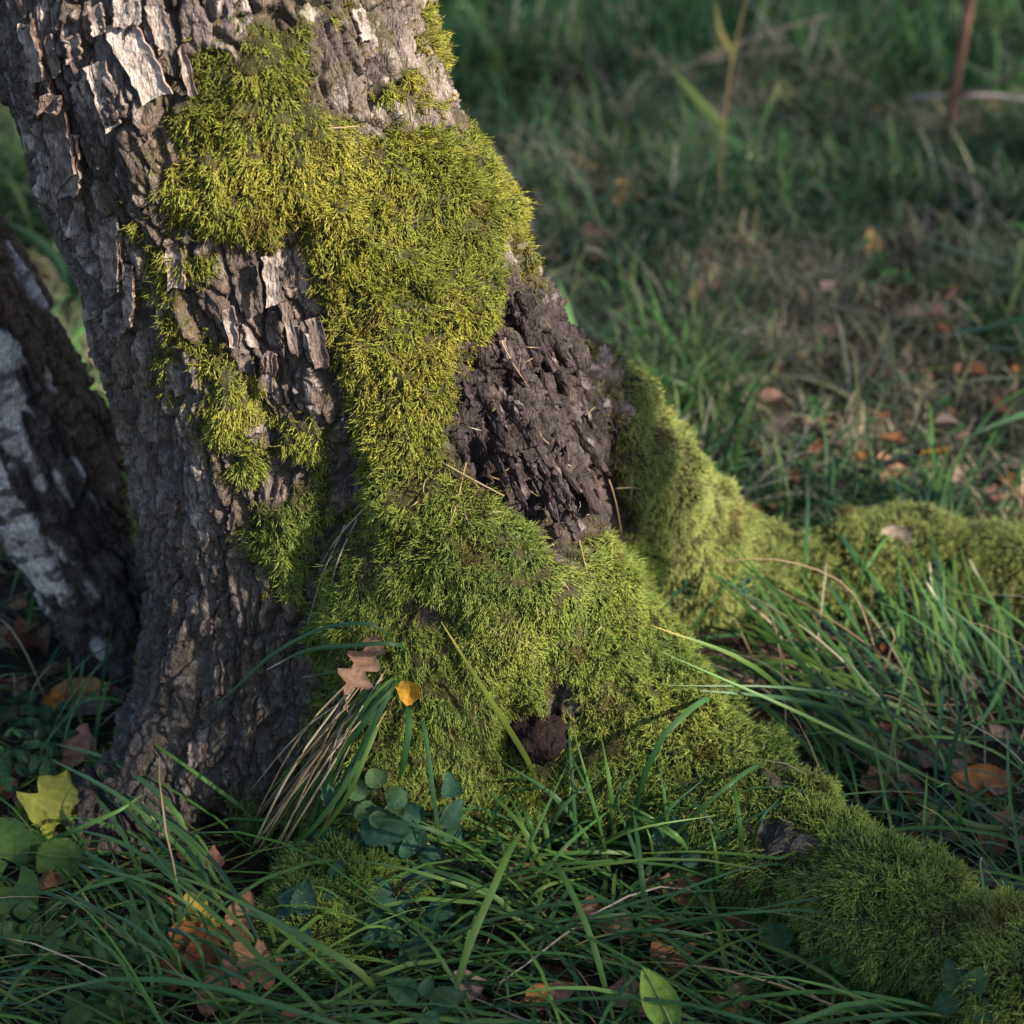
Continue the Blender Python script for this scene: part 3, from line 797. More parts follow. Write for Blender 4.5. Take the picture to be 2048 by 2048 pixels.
def lay(pxs, off0=0.004, mid=0.02, off1=0.012, n=14, base_ground=True):
    """a line over pixels, resting just off what the pixels meet; depth runs evenly from base to tip"""
    o = Vector((0, 0, CAM_H)); T_ = []; Dn = []
    for x, y in pxs:
        p, nn, ok = hit(x, y); T_.append((p - o).length); Dn.append(ray(x, y).normalized())
    T_ = np.array(T_); k = len(T_); f = np.linspace(0, 1, k)
    lin = T_[0] * (1 - f) + T_[-1] * f
    want = np.minimum(lin, T_) - (off0 * (1 - f) + off1 * f + mid * np.sin(np.pi * f))
    want[0] = T_[0] + 0.002
    return smooth_line([o + Dn[i] * want[i] for i in range(k)], n)
VIEWC = np.array([0, -CP, SP])                       # towards the viewer, used to lay blades flat side out
def blade_obj(pxs, wpx, color, parent, tipc=None, name='blade', roll=0.0, **kw):
    Ln = lay(pxs, **kw); d_ = depth(Ln[len(Ln) // 2]); wd_ = 0.82 * wpx * d_ / FPX
    tv = Ln[-1] - Ln[0]; side = np.cross(tv, VIEWC + np.array([roll, 0, 0.3])); side /= np.linalg.norm(side)
    V_, F_, c_ = blade(Ln, wd_, side, color, tipc)
    return mesh_obj(name, V_, F_.tolist(), M_GRASS, parent, col=c_)
def straw_obj(pxs, wpx, color, parent=None, name='dry_stalk', **kw):
    Ln = lay(pxs, **kw); d_ = depth(Ln[len(Ln) // 2]); r = 0.5 * wpx * d_ / FPX
    V_, F_, c_ = straw_mesh(Ln, np.linspace(r * 1.1, r * 0.6, len(Ln)), color)
    return mesh_obj(name, V_, F_, M_STRAW, parent, col=c_)
PALE = np.array([0.55, 0.50, 0.42]); YEL = np.array([0.33, 0.27, 0.06])

# tuft growing from the crease of the trunk
p, n, ok = hit(800, 1340)
t1 = empty('grass_tuft', p); tag(t1, 'drooping grass tuft with dead straw growing from the mossy crease of the trunk', 'grass tuft')
rt = np.random.default_rng(21)
blade_obj([(800,1320),(775,1268),(735,1246),(640,1258),(540,1312),(455,1390),(398,1430)], 9, GREEN[1], t1, mid=0.05, off1=0.03)
blade_obj([(812,1318),(795,1288),(700,1291),(610,1302),(532,1340)], 11, GREEN[1], t1, tipc=PALE, mid=0.05, off1=0.03)
blade_obj([(790,1352),(740,1340),(660,1345),(604,1355)], 6, GREEN[1], t1, tipc=PALE, mid=0.03)
for k in range(16):
    e = (rt.uniform(520, 640), rt.uniform(1600, 1740)); b0 = (rt.uniform(770, 815), rt.uniform(1345, 1385))
    m_ = ((b0[0] + e[0]) / 2 + rt.uniform(-25, 5), (b0[1] + e[1]) / 2 - rt.uniform(0, 30))
    blade_obj([b0, (b0[0] * 0.7 + m_[0] * 0.3, b0[1] * 0.7 + m_[1] * 0.3 - 12), m_, e], rt.uniform(7, 13), GREEN[rt.integers(0, 4)] * rt.uniform(0.8, 1.2), t1, mid=rt.uniform(0.02, 0.05), off1=0.02)
for k in range(46):
    e = (rt.uniform(500, 650), rt.uniform(1560, 1720)); b0 = (rt.uniform(740, 815), rt.uniform(1290, 1390))
    m_ = ((b0[0] + e[0]) / 2 + rt.uniform(-30, 10), (b0[1] + e[1]) / 2 + rt.uniform(-25, 15))
    straw_obj([b0, m_, e], rt.uniform(3, 6), STRAW[rt.integers(0, 3)] * 1.15, t1, mid=rt.uniform(0.02, 0.055), off1=0.025)
blade_obj([(812,1385),(818,1450),(808,1520),(795,1575)], 15, GREEN[1], t1, mid=0.03)
blade_obj([(835,1390),(852,1480),(868,1600),(880,1690),(892,1716)], 11, GREEN[1], t1, tipc=PALE, mid=0.035)
blade_obj([(760,1400),(720,1520),(640,1640),(556,1720)], 13, GREEN[0], t1, mid=0.05, off1=0.03)
blade_obj([(780,1390),(735,1500),(690,1600),(600,1720)], 12, GREEN[4], t1, mid=0.045, off1=0.03)
for a0, b0 in (((750,1300),(560,1560)),((690,1050),(612,1262)),((735,1010),(640,1130)),((715,1035),(655,1200))):
    straw_obj([a0, ((a0[0] + b0[0]) / 2 - 8, (a0[1] + b0[1]) / 2), b0], 3.5, STRAW[2], t1, mid=0.012)

# tuft on the far side of the front root: blades combed towards the trunk
p = at_z(1890, 1520); t2 = empty('grass_tuft', p); tag(t2, 'long grass tuft combed towards the trunk between the two roots', 'grass tuft')
for k in range(34):
    b0 = (rt.uniform(1700, 2000), rt.uniform(1420, 1620)); f = rt.random()
    e = (rt.uniform(1300, 1560), rt.uniform(1190, 1420)) if f < 0.7 else (rt.uniform(1380, 1600), rt.uniform(1020, 1250))
    m_ = ((b0[0] + e[0]) / 2 + rt.uniform(-10, 20), (b0[1] + e[1]) / 2 - rt.uniform(5, 55))
    blade_obj([b0, m_, e], rt.uniform(8, 14), GREEN[rt.integers(0, 5)] * rt.uniform(0.8, 1.25), t2, mid=rt.uniform(0.03, 0.07), off1=rt.uniform(0.02, 0.05), tipc=YEL if rt.random() < 0.15 else None)
for k in range(10):
    b0 = (rt.uniform(1700, 1980), rt.uniform(1380, 1560)); e = (rt.uniform(1380, 1650), rt.uniform(1130, 1420))
    straw_obj([b0, ((b0[0] + e[0]) / 2, (b0[1] + e[1]) / 2 - rt.uniform(0, 60)), e], rt.uniform(3, 6), STRAW[rt.integers(0, 4)], t2, mid=rt.uniform(0.02, 0.05))
straw_obj([(1760,1330),(1700,1180),(1560,1120),(1400,1125),(1280,1112)], 3.5, STRAW[0], t2, mid=0.05)
straw_obj([(1752,1390),(1790,1270),(1785,1258),(1765,1256),(1735,1275),(1700,1310)], 4, STRAW[0], t2, mid=0.04)
# upright tuft in front of the rear root
p = at_z(1930, 1420); t3 = empty('grass_tuft', p); tag(t3, 'upright green grass tuft standing in front of the low rear root', 'grass tuft')
for k in range(38):
    b0 = (rt.uniform(1780, 2060), rt.uniform(1340, 1480)); h_ = rt.uniform(130, 420)
    e = (b0[0] - rt.uniform(-40, 190) * h_ / 300, b0[1] - h_)
    m_ = ((b0[0] + e[0]) / 2 + rt.uniform(-5, 25), (b0[1] + e[1]) / 2)
    blade_obj([b0, m_, e], rt.uniform(6, 12), GREEN[rt.integers(0, 5)] * rt.uniform(0.8, 1.3), t3, mid=0.0, off1=rt.uniform(0.06, 0.16), tipc=PALE if rt.random() < 0.15 else None)
for px_ in ([(1895,1480),(1830,1280),(1720,1120),(1625,1008)], [(1900,1470),(1790,1240),(1700,1100),(1648,1010)], [(1612,1200),(1612,1100),(1618,972)],
            [(2000,1440),(2010,1250),(1998,1070)], [(1985,1430),(1988,1250),(1983,1050)], [(2060,1240),(1990,1400),(1930,1480)]):
    blade_obj(px_, 11, GREEN[rt.integers(0, 3)], t3, mid=0.0, off1=0.12)
# tuft beyond the rear root
p = at_z(1880, 1080); t4 = empty('grass_tuft', p); tag(t4, 'small green grass tuft behind the low rear root', 'grass tuft')
for k in range(26):
    b0 = (rt.uniform(1830, 1930), rt.uniform(1070, 1095)); h_ = rt.uniform(60, 190); e = (b0[0] + rt.uniform(-80, 70), b0[1] - h_)
    blade_obj([b0, ((b0[0] + e[0]) / 2, (b0[1] + e[1]) / 2 - 8), e], rt.uniform(6, 10), GREEN[rt.integers(0, 5)], t4, mid=0.0, off1=0.08)
# wide sedge reaching in beside the rear root
p = at_z(2150, 900); t5 = empty('grass_tuft', p); tag(t5, 'broad dark sedge blades arching in over the far grass', 'grass tuft')
for px_, w_ in (([(2150,900),(2090,560),(1980,520),(1830,472)], 12), ([(2150,900),(2100,650),(1980,655),(1850,680)], 20), ([(2150,900),(2080,830),(2000,845),(1900,890)], 18),
                ([(2150,900),(2090,500),(2000,490),(1970,476)], 12), ([(2150,900),(2110,700),(2030,700),(1960,690)], 14)):
    blade_obj(px_, w_, GREEN[1] * 0.9, t5, mid=0.10, off1=0.30)
# front tuft by the stub and the front root
p = at_z(1150, 1750); t6 = empty('grass_tuft', p); tag(t6, 'loose green grass tuft arching up in front of the big root', 'grass tuft')
blade_obj([(1085,1590),(1055,1520),(1000,1430),(940,1335),(882,1243)], 14, np.array([0.12, 0.16, 0.03]), t6, tipc=YEL, mid=0.03)
blade_obj([(1262,1720),(1275,1600),(1320,1480),(1400,1405),(1495,1362)], 15, GREEN[0], t6, mid=0.05, off1=0.03)
blade_obj([(1230,1830),(1340,1680),(1470,1560),(1560,1510),(1655,1468)], 11, GREEN[0], t6, mid=0.06, off1=0.04)
blade_obj([(1150,1760),(1150,1640),(1140,1500),(1138,1440)], 9, GREEN[1], t6, mid=0.03)
for k in range(40):
    b0 = (rt.uniform(1000, 1500), rt.uniform(1680, 1900)); an = rt.normal(1.9, 0.75); h_ = rt.uniform(150, 420)
    e = (b0[0] + math.cos(an) * h_, b0[1] - abs(math.sin(an)) * h_ * 0.75); m_ = ((b0[0] * 0.6 + e[0] * 0.4), (b0[1] * 0.6 + e[1] * 0.4) - rt.uniform(10, 50))
    blade_obj([b0, m_, e], rt.uniform(7, 13), GREEN[rt.integers(0, 5)] * rt.uniform(0.8, 1.2), t6, mid=rt.uniform(0.03, 0.06), off1=rt.uniform(0.02, 0.06))
# tuft at the left foot of the trunk
p = at_z(400, 1900); t7 = empty('grass_tuft', p); tag(t7, 'long grass tuft leaning across the left foot of the trunk', 'grass tuft')
for px_, w_ in (([(410,1790),(385,1700),(340,1610),(220,1520),(95,1484)], 13), ([(445,1850),(380,1720),(250,1600),(90,1512)], 11), ([(420,1800),(395,1700),(385,1655)], 7),
                ([(352,1900),(360,1800),(365,1700)], 13), ([(430,1850),(400,1790),(250,1690),(140,1655)], 11), ([(390,1900),(300,1800),(200,1720),(90,1680)], 9),
                ([(60,1700),(150,1660),(240,1620),(290,1585)], 12), ([(400,2000),(310,1850),(270,1680)], 9), ([(460,2040),(350,1900),(210,1760)], 10)):
    blade_obj(px_, w_, GREEN[rt.integers(0, 3)] * 1.15, t7, mid=0.05, off1=0.05)
for k in range(30):
    b0 = (rt.uniform(280, 560), rt.uniform(1850, 2060)); h_ = rt.uniform(150, 380); e = (b0[0] - rt.uniform(40, 330), b0[1] - h_ * rt.uniform(0.45, 1.0))
    blade_obj([b0, ((b0[0] + e[0]) / 2 + 20, (b0[1] + e[1]) / 2 - 25), e], rt.uniform(7, 12), GREEN[rt.integers(0, 5)] * rt.uniform(0.8, 1.2), t7, mid=0.05, off1=rt.uniform(0.03, 0.08))
# bold single blades at the front edge
p = at_z(800, 2060); t8 = empty('grass_tuft', p); tag(t8, 'bold pale green grass blades standing over the nettles', 'grass tuft')
blade_obj([(770,2012),(720,1945),(600,1870),(462,1795)], 18, GREEN[4], t8, mid=0.06, off1=0.10)
blade_obj([(890,2060),(935,1900),(985,1780),(1020,1700),(1060,1640)], 18, GREEN[4] * 0.9, t8, mid=0.07, off1=0.08)
blade_obj([(1085,1830),(950,1780),(820,1740),(705,1718)], 9, GREEN[4], t8, mid=0.05, off1=0.06)
blade_obj([(1060,1740),(930,1690),(830,1650),(640,1620)], 10, GREEN[1], t8, mid=0.05, off1=0.06)
blade_obj([(960,2060),(870,1900),(785,1815)], 9, GREEN[2], t8, mid=0.05, off1=0.06)
blade_obj([(1230,2050),(1180,1870),(1120,1740),(1100,1720)], 15, GREEN[2], t8, mid=0.05, off1=0.09)
blade_obj([(1990,2060),(1985,1900),(1960,1720),(1980,1745)], 9, GREEN[2], t8, mid=0.0, off1=0.06, tipc=PALE)
blade_obj([(2060,1660),(1950,1650),(1850,1605),(1800,1590)], 15, GREEN[4], t8, mid=0.03, off1=0.04)
straw_obj([(1880,1990),(1865,1880),(1855,1740)], 6, STRAW[2], t8, mid=0.0, off1=0.05)
blade_obj([(1905,2060),(1885,1900),(1880,1700),(1885,1640)], 9, GREEN[2], t8, mid=0.0, off1=0.05)

# grass that nobody could count: foreground
def push_out(Pt, margin=0.004):
    for _ in range(3):
        d_ = B.sdf(Pt); m_ = d_ < margin + 0.012
        if not m_.any(): break
        q = Pt[m_]; e_ = 0.004
        g_ = np.stack([B.sdf(q + np.eye(3)[i] * e_) - B.sdf(q - np.eye(3)[i] * e_) for i in range(3)], 1)
        g_ /= np.linalg.norm(g_, axis=1)[:, None] + 1e-9
        Pt[m_] = q + g_ * (margin + 0.012 - d_[m_])[:, None]
    return Pt
def field(n, xr, yr, length, elev, az_fn, width, straw_p, seed, nseg=9, dens=None):
    r_ = np.random.default_rng(seed)
    x = r_.uniform(*xr, n * 3); y = r_.uniform(*yr, n * 3)
    base = np.stack([x, y, gh(x, y) - 0.004], 1)
    ok = B.sdf(base + np.array([0, 0, 0.01])) > 0.012
    if dens is not None: ok &= r_.random(n * 3) < dens(x, y)
    base = base[ok][:n]; n = len(base)
    L = r_.uniform(*length, n); az = az_fn(base, r_); el = np.radians(r_.uniform(*elev, n)); dr = r_.uniform(0.8, 2.2, n)
    t = np.linspace(0, 1, nseg); pts = np.zeros((n, nseg, 3)); pts[:, 0] = base; cur = el.copy()
    for k in range(1, nseg):
        st = L / (nseg - 1)
        pts[:, k] = pts[:, k - 1] + np.stack([np.cos(az) * np.cos(cur), np.sin(az) * np.cos(cur), np.sin(cur)], 1) * st[:, None]
        cur -= dr / (nseg - 1) * (0.4 + 1.2 * t[k]); az += r_.normal(size=n) * 0.06
    flat = push_out(pts.reshape(-1, 3))
    gz_ = gh(flat[:, 0], flat[:, 1]) + 0.004; flat[:, 2] = np.maximum(flat[:, 2], gz_)
    pts = flat.reshape(n, nseg, 3)
    VV, FF, CC = [], [], []; o_ = 0
    for k in range(n):
        dead = r_.random() < straw_p
        colr = (STRAW[r_.integers(0, 4)] * r_.uniform(0.6, 1.0)) if dead else GREEN[r_.integers(0, 5)] * r_.uniform(0.7, 1.25)
        sd_ = np.array([-math.sin(az[k]), math.cos(az[k]), r_.uniform(-0.6, 0.6)])
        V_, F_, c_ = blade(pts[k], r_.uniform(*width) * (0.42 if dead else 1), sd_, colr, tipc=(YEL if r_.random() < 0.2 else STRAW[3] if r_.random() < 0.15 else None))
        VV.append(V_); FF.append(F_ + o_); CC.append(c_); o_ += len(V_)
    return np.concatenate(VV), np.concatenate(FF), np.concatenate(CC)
def add_stuff(name, label, parts, mat):
    o_ = 0; VV, FF, CC = [], [], []
    for V_, F_, c_ in parts: VV.append(V_); FF.append(F_ + o_); CC.append(c_); o_ += len(V_)
    V_, F_, c_ = np.concatenate(VV), np.concatenate(FF), np.concatenate(CC)
    m_ = big_mesh(name, V_, F_); set_col(m_, c_); m_.materials.append(mat)
    o = bpy.data.objects.new(name, m_); COL.objects.link(o); tag(o, label, 'grass', kind='stuff'); return o
az_left = lambda b, r_: np.radians(r_.normal(165, 45, len(b)) - 25 * (b[:, 0] > 0.0))
def thin_fg(x, y):                                   # sparser where leaf litter and nettles show
    q = to_px(np.stack([x, y, np.zeros_like(x)], 1))
    return 1 - 0.85 * np.exp(-(((q[:, 0] - 440) / 150) ** 2 + ((q[:, 1] - 1880) / 130) ** 2)) - 0.7 * np.exp(-(((q[:, 0] - 700) / 180) ** 2 + ((q[:, 1] - 1800) / 150) ** 2)) - 0.6 * np.exp(-(((q[:, 0] - 80) / 150) ** 2 + ((q[:, 1] - 1700) / 120) ** 2))
fg = [field(1150, (-0.75, 0.95), (1.15, 1.72), (0.12, 0.30), (4, 42), az_left, (0.0022, 0.0045), 0.05, 31, dens=thin_fg),
      field(420, (-0.75, 0.95), (1.12, 1.75), (0.05, 0.14), (5, 45), lambda b, r_: r_.uniform(0, 6.28, len(b)), (0.0022, 0.004), 0.3, 32, dens=thin_fg),
      field(330, (-0.3, 0.6), (1.22, 1.62), (0.22, 0.40), (8, 34), lambda b, r_: np.radians(np.where(r_.random(len(b)) < 0.6, r_.normal(170, 20, len(b)), r_.normal(15, 25, len(b)))), (0.0025, 0.005), 0.08, 36),
      field(1100, (-0.8, 0.95), (1.15, 2.3), (0.04, 0.13), (-4, 14), lambda b, r_: r_.uniform(0, 6.28, len(b)), (0.0022, 0.0036), 0.85, 37),
      field(800, (-0.8, 0.95), (1.12, 1.75), (0.03, 0.10), (20, 80), lambda b, r_: r_.uniform(0, 6.28, len(b)), (0.002, 0.0035), 0.1, 38, dens=thin_fg),
      field(380, (0.15, 0.95), (1.55, 2.25), (0.10, 0.24), (15, 70), lambda b, r_: np.radians(r_.normal(150, 50, len(b))), (0.0028, 0.005), 0.35, 33),
      field(380, (-0.95, -0.25), (1.72, 2.5), (0.06, 0.2), (30, 80), lambda b, r_: r_.uniform(0, 6.28, len(b)), (0.0025, 0.0045), 0.15, 34),
      field(600, (-0.9, 1.2), (2.1, 2.75), (0.05, 0.13), (20, 75), lambda b, r_: r_.uniform(0, 6.28, len(b)), (0.0022, 0.004), 0.45, 35)]
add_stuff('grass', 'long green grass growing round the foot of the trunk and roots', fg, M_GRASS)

# far grass: tufts of fine blades spread over the ground behind
def tuft_proto(seed, nb, hgt, spread, wid):
    r_ = np.random.default_rng(seed); VV, FF, CC = [], [], []; o_ = 0
    for k in range(nb):
        az = r_.uniform(0, 6.28); el = r_.uniform(0.5, 1.5); L = hgt * r_.uniform(0.5, 1.1); b0 = np.array([r_.normal() * spread, r_.normal() * spread, 0])
        pts = [b0]; cur = el
        for q in range(5): pts.append(pts[-1] + np.array([math.cos(az) * math.cos(cur), math.sin(az) * math.cos(cur), math.sin(cur)]) * L / 5); cur -= r_.uniform(0.05, 0.4)
        V_, F_, c_ = blade(np.array(pts), wid * r_.uniform(0.7, 1.3), np.array([-math.sin(az), math.cos(az), r_.uniform(-.5, .5)]), np.ones(3) * r_.uniform(0.7, 1.3))
        VV.append(V_); FF.append(F_ + o_); CC.append(c_); o_ += len(V_)
    return np.concatenate(VV), np.concatenate(FF).tolist(), np.concatenate(CC)
FAR_PROTOS = proto_collection('far_tuft', [tuft_proto(50 + i, 24, h_, 0.03, w_) for i, (h_, w_) in enumerate(((0.085, 0.0032), (0.11, 0.0034), (0.065, 0.003), (0.19, 0.0046), (0.055, 0.0028)))], M_FAR)
rb = np.random.default_rng(91)
n_far = 13000
yy = 2.25 + 8.5 * rb.random(n_far) ** 1.35; xx = (rb.random(n_far) * 2 - 1) * (0.65 + 0.42 * yy)
side_n = 1500; xx = np.r_[xx, rb.uniform(-6, 6, side_n)]; yy = np.r_[yy, rb.uniform(-5, 2.3, side_n)]
okf = ~((np.abs(xx) < 1.0) & (yy < 2.3) & (yy > 1.0)) & (np.hypot(xx, yy) > 1.1)
okf &= B.sdf(np.stack([xx, yy, np.full_like(xx, 0.03)], 1)) > 0.05
xx, yy = xx[okf], yy[okf]; Pf = np.stack([xx, yy, gh(xx, yy) - 0.004], 1); nf = len(Pf)
pxf = to_px(np.where(Pf[:, 1:2] < 1.2, np.array([[50, 1.3, 0]]), Pf))
dry = fbm(Pf * np.array([1.6, 1.6, 0]) + 3, 3, 95) + 0.25 * rb.normal(size=nf)
dry += 0.45 * np.exp(-(((pxf[:, 0] - 1150) / 260) ** 2 + ((pxf[:, 1] - 290) / 150) ** 2)) + 0.04 * np.exp(-(((pxf[:, 0] - 1500) / 500) ** 2 + ((pxf[:, 1] - 650) / 150) ** 2))
dry -= 0.9 * sstep(4.2, 4.9, Pf[:, 1]) + 0.35 * sstep(2.6, 2.2, Pf[:, 1])
dm = sstep(-0.2, 0.32, dry)
Tf = np.stack([GREEN[i] for i in rb.integers(0, 4, nf)]) * rb.uniform(0.65, 1.15, nf)[:, None]
Tf = mixc(Tf, np.array([0.29, 0.235, 0.16]), dm * rb.uniform(0.45, 1.0, nf)) * rb.uniform(0.65, 1.45, nf)[:, None]
Tf = mixc(Tf, np.array([0.36, 0.31, 0.22]), (rb.random(nf) < 0.07) * 0.9)
pick = np.where(dm > 0.5, rb.choice([0, 2, 4], nf), rb.choice([0, 1, 2, 3, 4, 0, 2, 4], nf)); pick = np.where((Pf[:, 1] > 4.5) & (rb.random(nf) < 0.5), 3, pick)
sc = rb.uniform(0.7, 1.3, nf) * np.where(dm > 0.5, 0.8, 1.0); Ef = np.stack([rb.normal(size=nf) * 0.2, rb.normal(size=nf) * 0.2, rb.uniform(0, 6.28, nf)], 1)
og = instancer('grass', Pf, Ef, np.stack([sc, sc, sc], 1), Tf, pick, FAR_PROTOS)
tag(og, 'fine green and straw coloured grass covering the ground beyond the tree', 'grass', kind='stuff')

# ------------------------------------------------------------------ leaves
def leaf_mesh(kind, color, seed, nt=14, curl=0.25, bend=0.2, spots=0.4):
    """unit-length leaf along +Y, lying in XY, facing +Z"""
    r_ = np.random.default_rng(seed); t = np.linspace(0, 1, nt + 1)
    if kind == 'oak': w_ = 0.30 * np.sin(np.pi * t ** 0.85) ** 0.6 * (0.62 + 0.38 * np.cos(2 * np.pi * 3.5 * t + 0.6)) + 0.015
    elif kind == 'birch': w_ = 0.42 * np.sin(np.pi * t ** 0.55) * (1 - 0.25 * t); w_ = w_ * (1 + 0.06 * (np.arange(nt + 1) % 2)) + 0.012
    elif kind == 'maple': w_ = 0.5 * np.sin(np.pi * t ** 0.7) ** 0.7 * (0.75 + 0.25 * np.cos(2 * np.pi * 2.6 * t + 0.9)) + 0.015
    elif kind == 'round': w_ = 0.52 * np.sqrt(np.clip(1 - (2 * t - 1) ** 2, 0, 1)) * (1 + 0.05 * np.cos(np.arange(nt + 1) * np.pi)) + 0.01
    elif kind == 'kidney': w_ = 0.60 * np.sin(np.pi * (0.16 + 0.84 * t) ** 0.9) ** 0.75 * (1 + 0.07 * (np.arange(nt + 1) % 2)) + 0.008
    elif kind == 'nettle': w_ = 0.33 * np.sin(np.pi * t ** 0.62) ** 0.85 * (1 + 0.12 * (np.arange(nt + 1) % 2)) + 0.008
    elif kind == 'lance': w_ = 0.09 * np.sin(np.pi * t ** 0.8) + 0.006
    else: w_ = 0.26 * np.sin(np.pi * t ** 0.8) ** 0.8 + 0.008
    ss = np.array([-1, -0.5, 0, 0.5, 1.0]); V_ = []; col = []
    tw = r_.normal() * 0.3
    for i, ti in enumerate(t):
        jl, jr = 1 + 0.10 * r_.normal() * (kind in ('oak', 'maple')), 1 + 0.10 * r_.normal() * (kind in ('oak', 'maple'))
        for s_ in ss:
            x = s_ * w_[i] * (jl if s_ < 0 else jr); y = ti + (0.06 * abs(s_) if kind in ('nettle', 'birch', 'oak') else -0.34 * abs(s_) ** 1.4 * (1 - ti) ** 2.5 if kind == 'kidney' else 0)
            z = curl * (abs(x) ** 1.6) * 2.2 - 0.04 * (abs(s_) == 0.5) + bend * (ti - 0.5) ** 2 * 1.6 + tw * x * (ti - 0.5) + 0.02 * r_.normal() * (abs(s_) == 1) * (kind in ('oak', 'birch', 'maple'))
            V_.append((x, y, z)); e_ = abs(s_)
            k_ = (0.78 if e_ == 0 else 1.06 if e_ == 0.5 else 0.9)
            col.append(color * k_ * (0.84 if (i % 3 == 0 and e_ in (0.5, 1.0) and kind not in ('lance',)) else 1.0))
    V_ = np.array(V_); col = np.array(col)
    if kind in ('oak', 'birch', 'maple', 'oval') and spots > 0.2:                # dry leaves crumple and their rims fray
        V_[:, 2] += 0.055 * fbm(V_ * 4.5 + seed * 1.7, 2, seed + 3) + 0.02 * fbm(V_ * 13 + seed, 2, seed + 4)
        V_[:, :2] += 0.022 * np.stack([vnoise(V_ * 15 + seed, 1), vnoise(V_ * 15 + seed, 2)], 1)
        col = col * (1 + 0.35 * fbm(V_ * 9 + seed, 2, seed + 5))[:, None]
    if spots: col = mixc(col, color * np.array([0.35, 0.28, 0.25]), sstep(0.25, 0.55, fbm(V_ * 7 + seed, 2, seed)) * spots)
    F_ = [(i * 5 + k, i * 5 + k + 1, (i + 1) * 5 + k + 1, (i + 1) * 5 + k) for i in range(nt) for k in range(4)]
    return V_, F_, col
def petiole(L=0.25):
    return [(-0.012, -L, 0.03), (0.012, -L, 0.03), (0.012, 0.02, 0), (-0.012, 0.02, 0)]
def leaf_frame(px, py, ang, tilt, r_, lift, off=0.0):
    """matrix that lays a leaf on what the pixel meets, its tip pointing along the given picture angle"""
    p, n, ok = hit(px, py)
    d = ray(px, py).normalized(); right = Vector((1, 0, 0)); upv = Vector((0, SP, CP))
    dirp = right * math.cos(ang) + upv * math.sin(ang)
    nn = (n * (1 - tilt) + (-d) * tilt + Vector(r_.normal(size=3)) * 0.12).normalized()
    y = (dirp - nn * dirp.dot(nn)).normalized(); x = y.cross(nn)
    return Matrix(((x.x, y.x, nn.x), (x.y, y.y, nn.y), (x.z, y.z, nn.z))), p - d * off + nn * lift, depth(p)
def put_leaf(name, px, py, kind, size_px, ang_deg, color, mat, seed, tilt=0.4, curl=0.25, bend=0.2, lift=0.004, off=0.0, parent=None, spots=0.4, nt=14):
    r_ = np.random.default_rng(seed); Mx, p, dp = leaf_frame(px, py, math.radians(ang_deg), tilt, r_, lift, off)
    s_ = size_px * dp / FPX
    V_, F_, c_ = leaf_mesh(kind, np.array(color), seed, nt, curl, bend, spots)
    V_ = (V_ - np.array([0, 0.5, 0])) * s_ if parent is None else V_ * s_
    W_ = V_ @ np.array(Mx).T
    o = mesh_obj(name, W_, F_, mat, None, col=c_); o.location = p
    if parent: put(o, parent)
    return o
TAN, RUST, PINKB, YELL, ORA, GREYB = (0.25, 0.145, 0.08), (0.17, 0.07, 0.032), (0.20, 0.115, 0.085), (0.40, 0.28, 0.05), (0.31, 0.15, 0.04), (0.22, 0.16, 0.13)
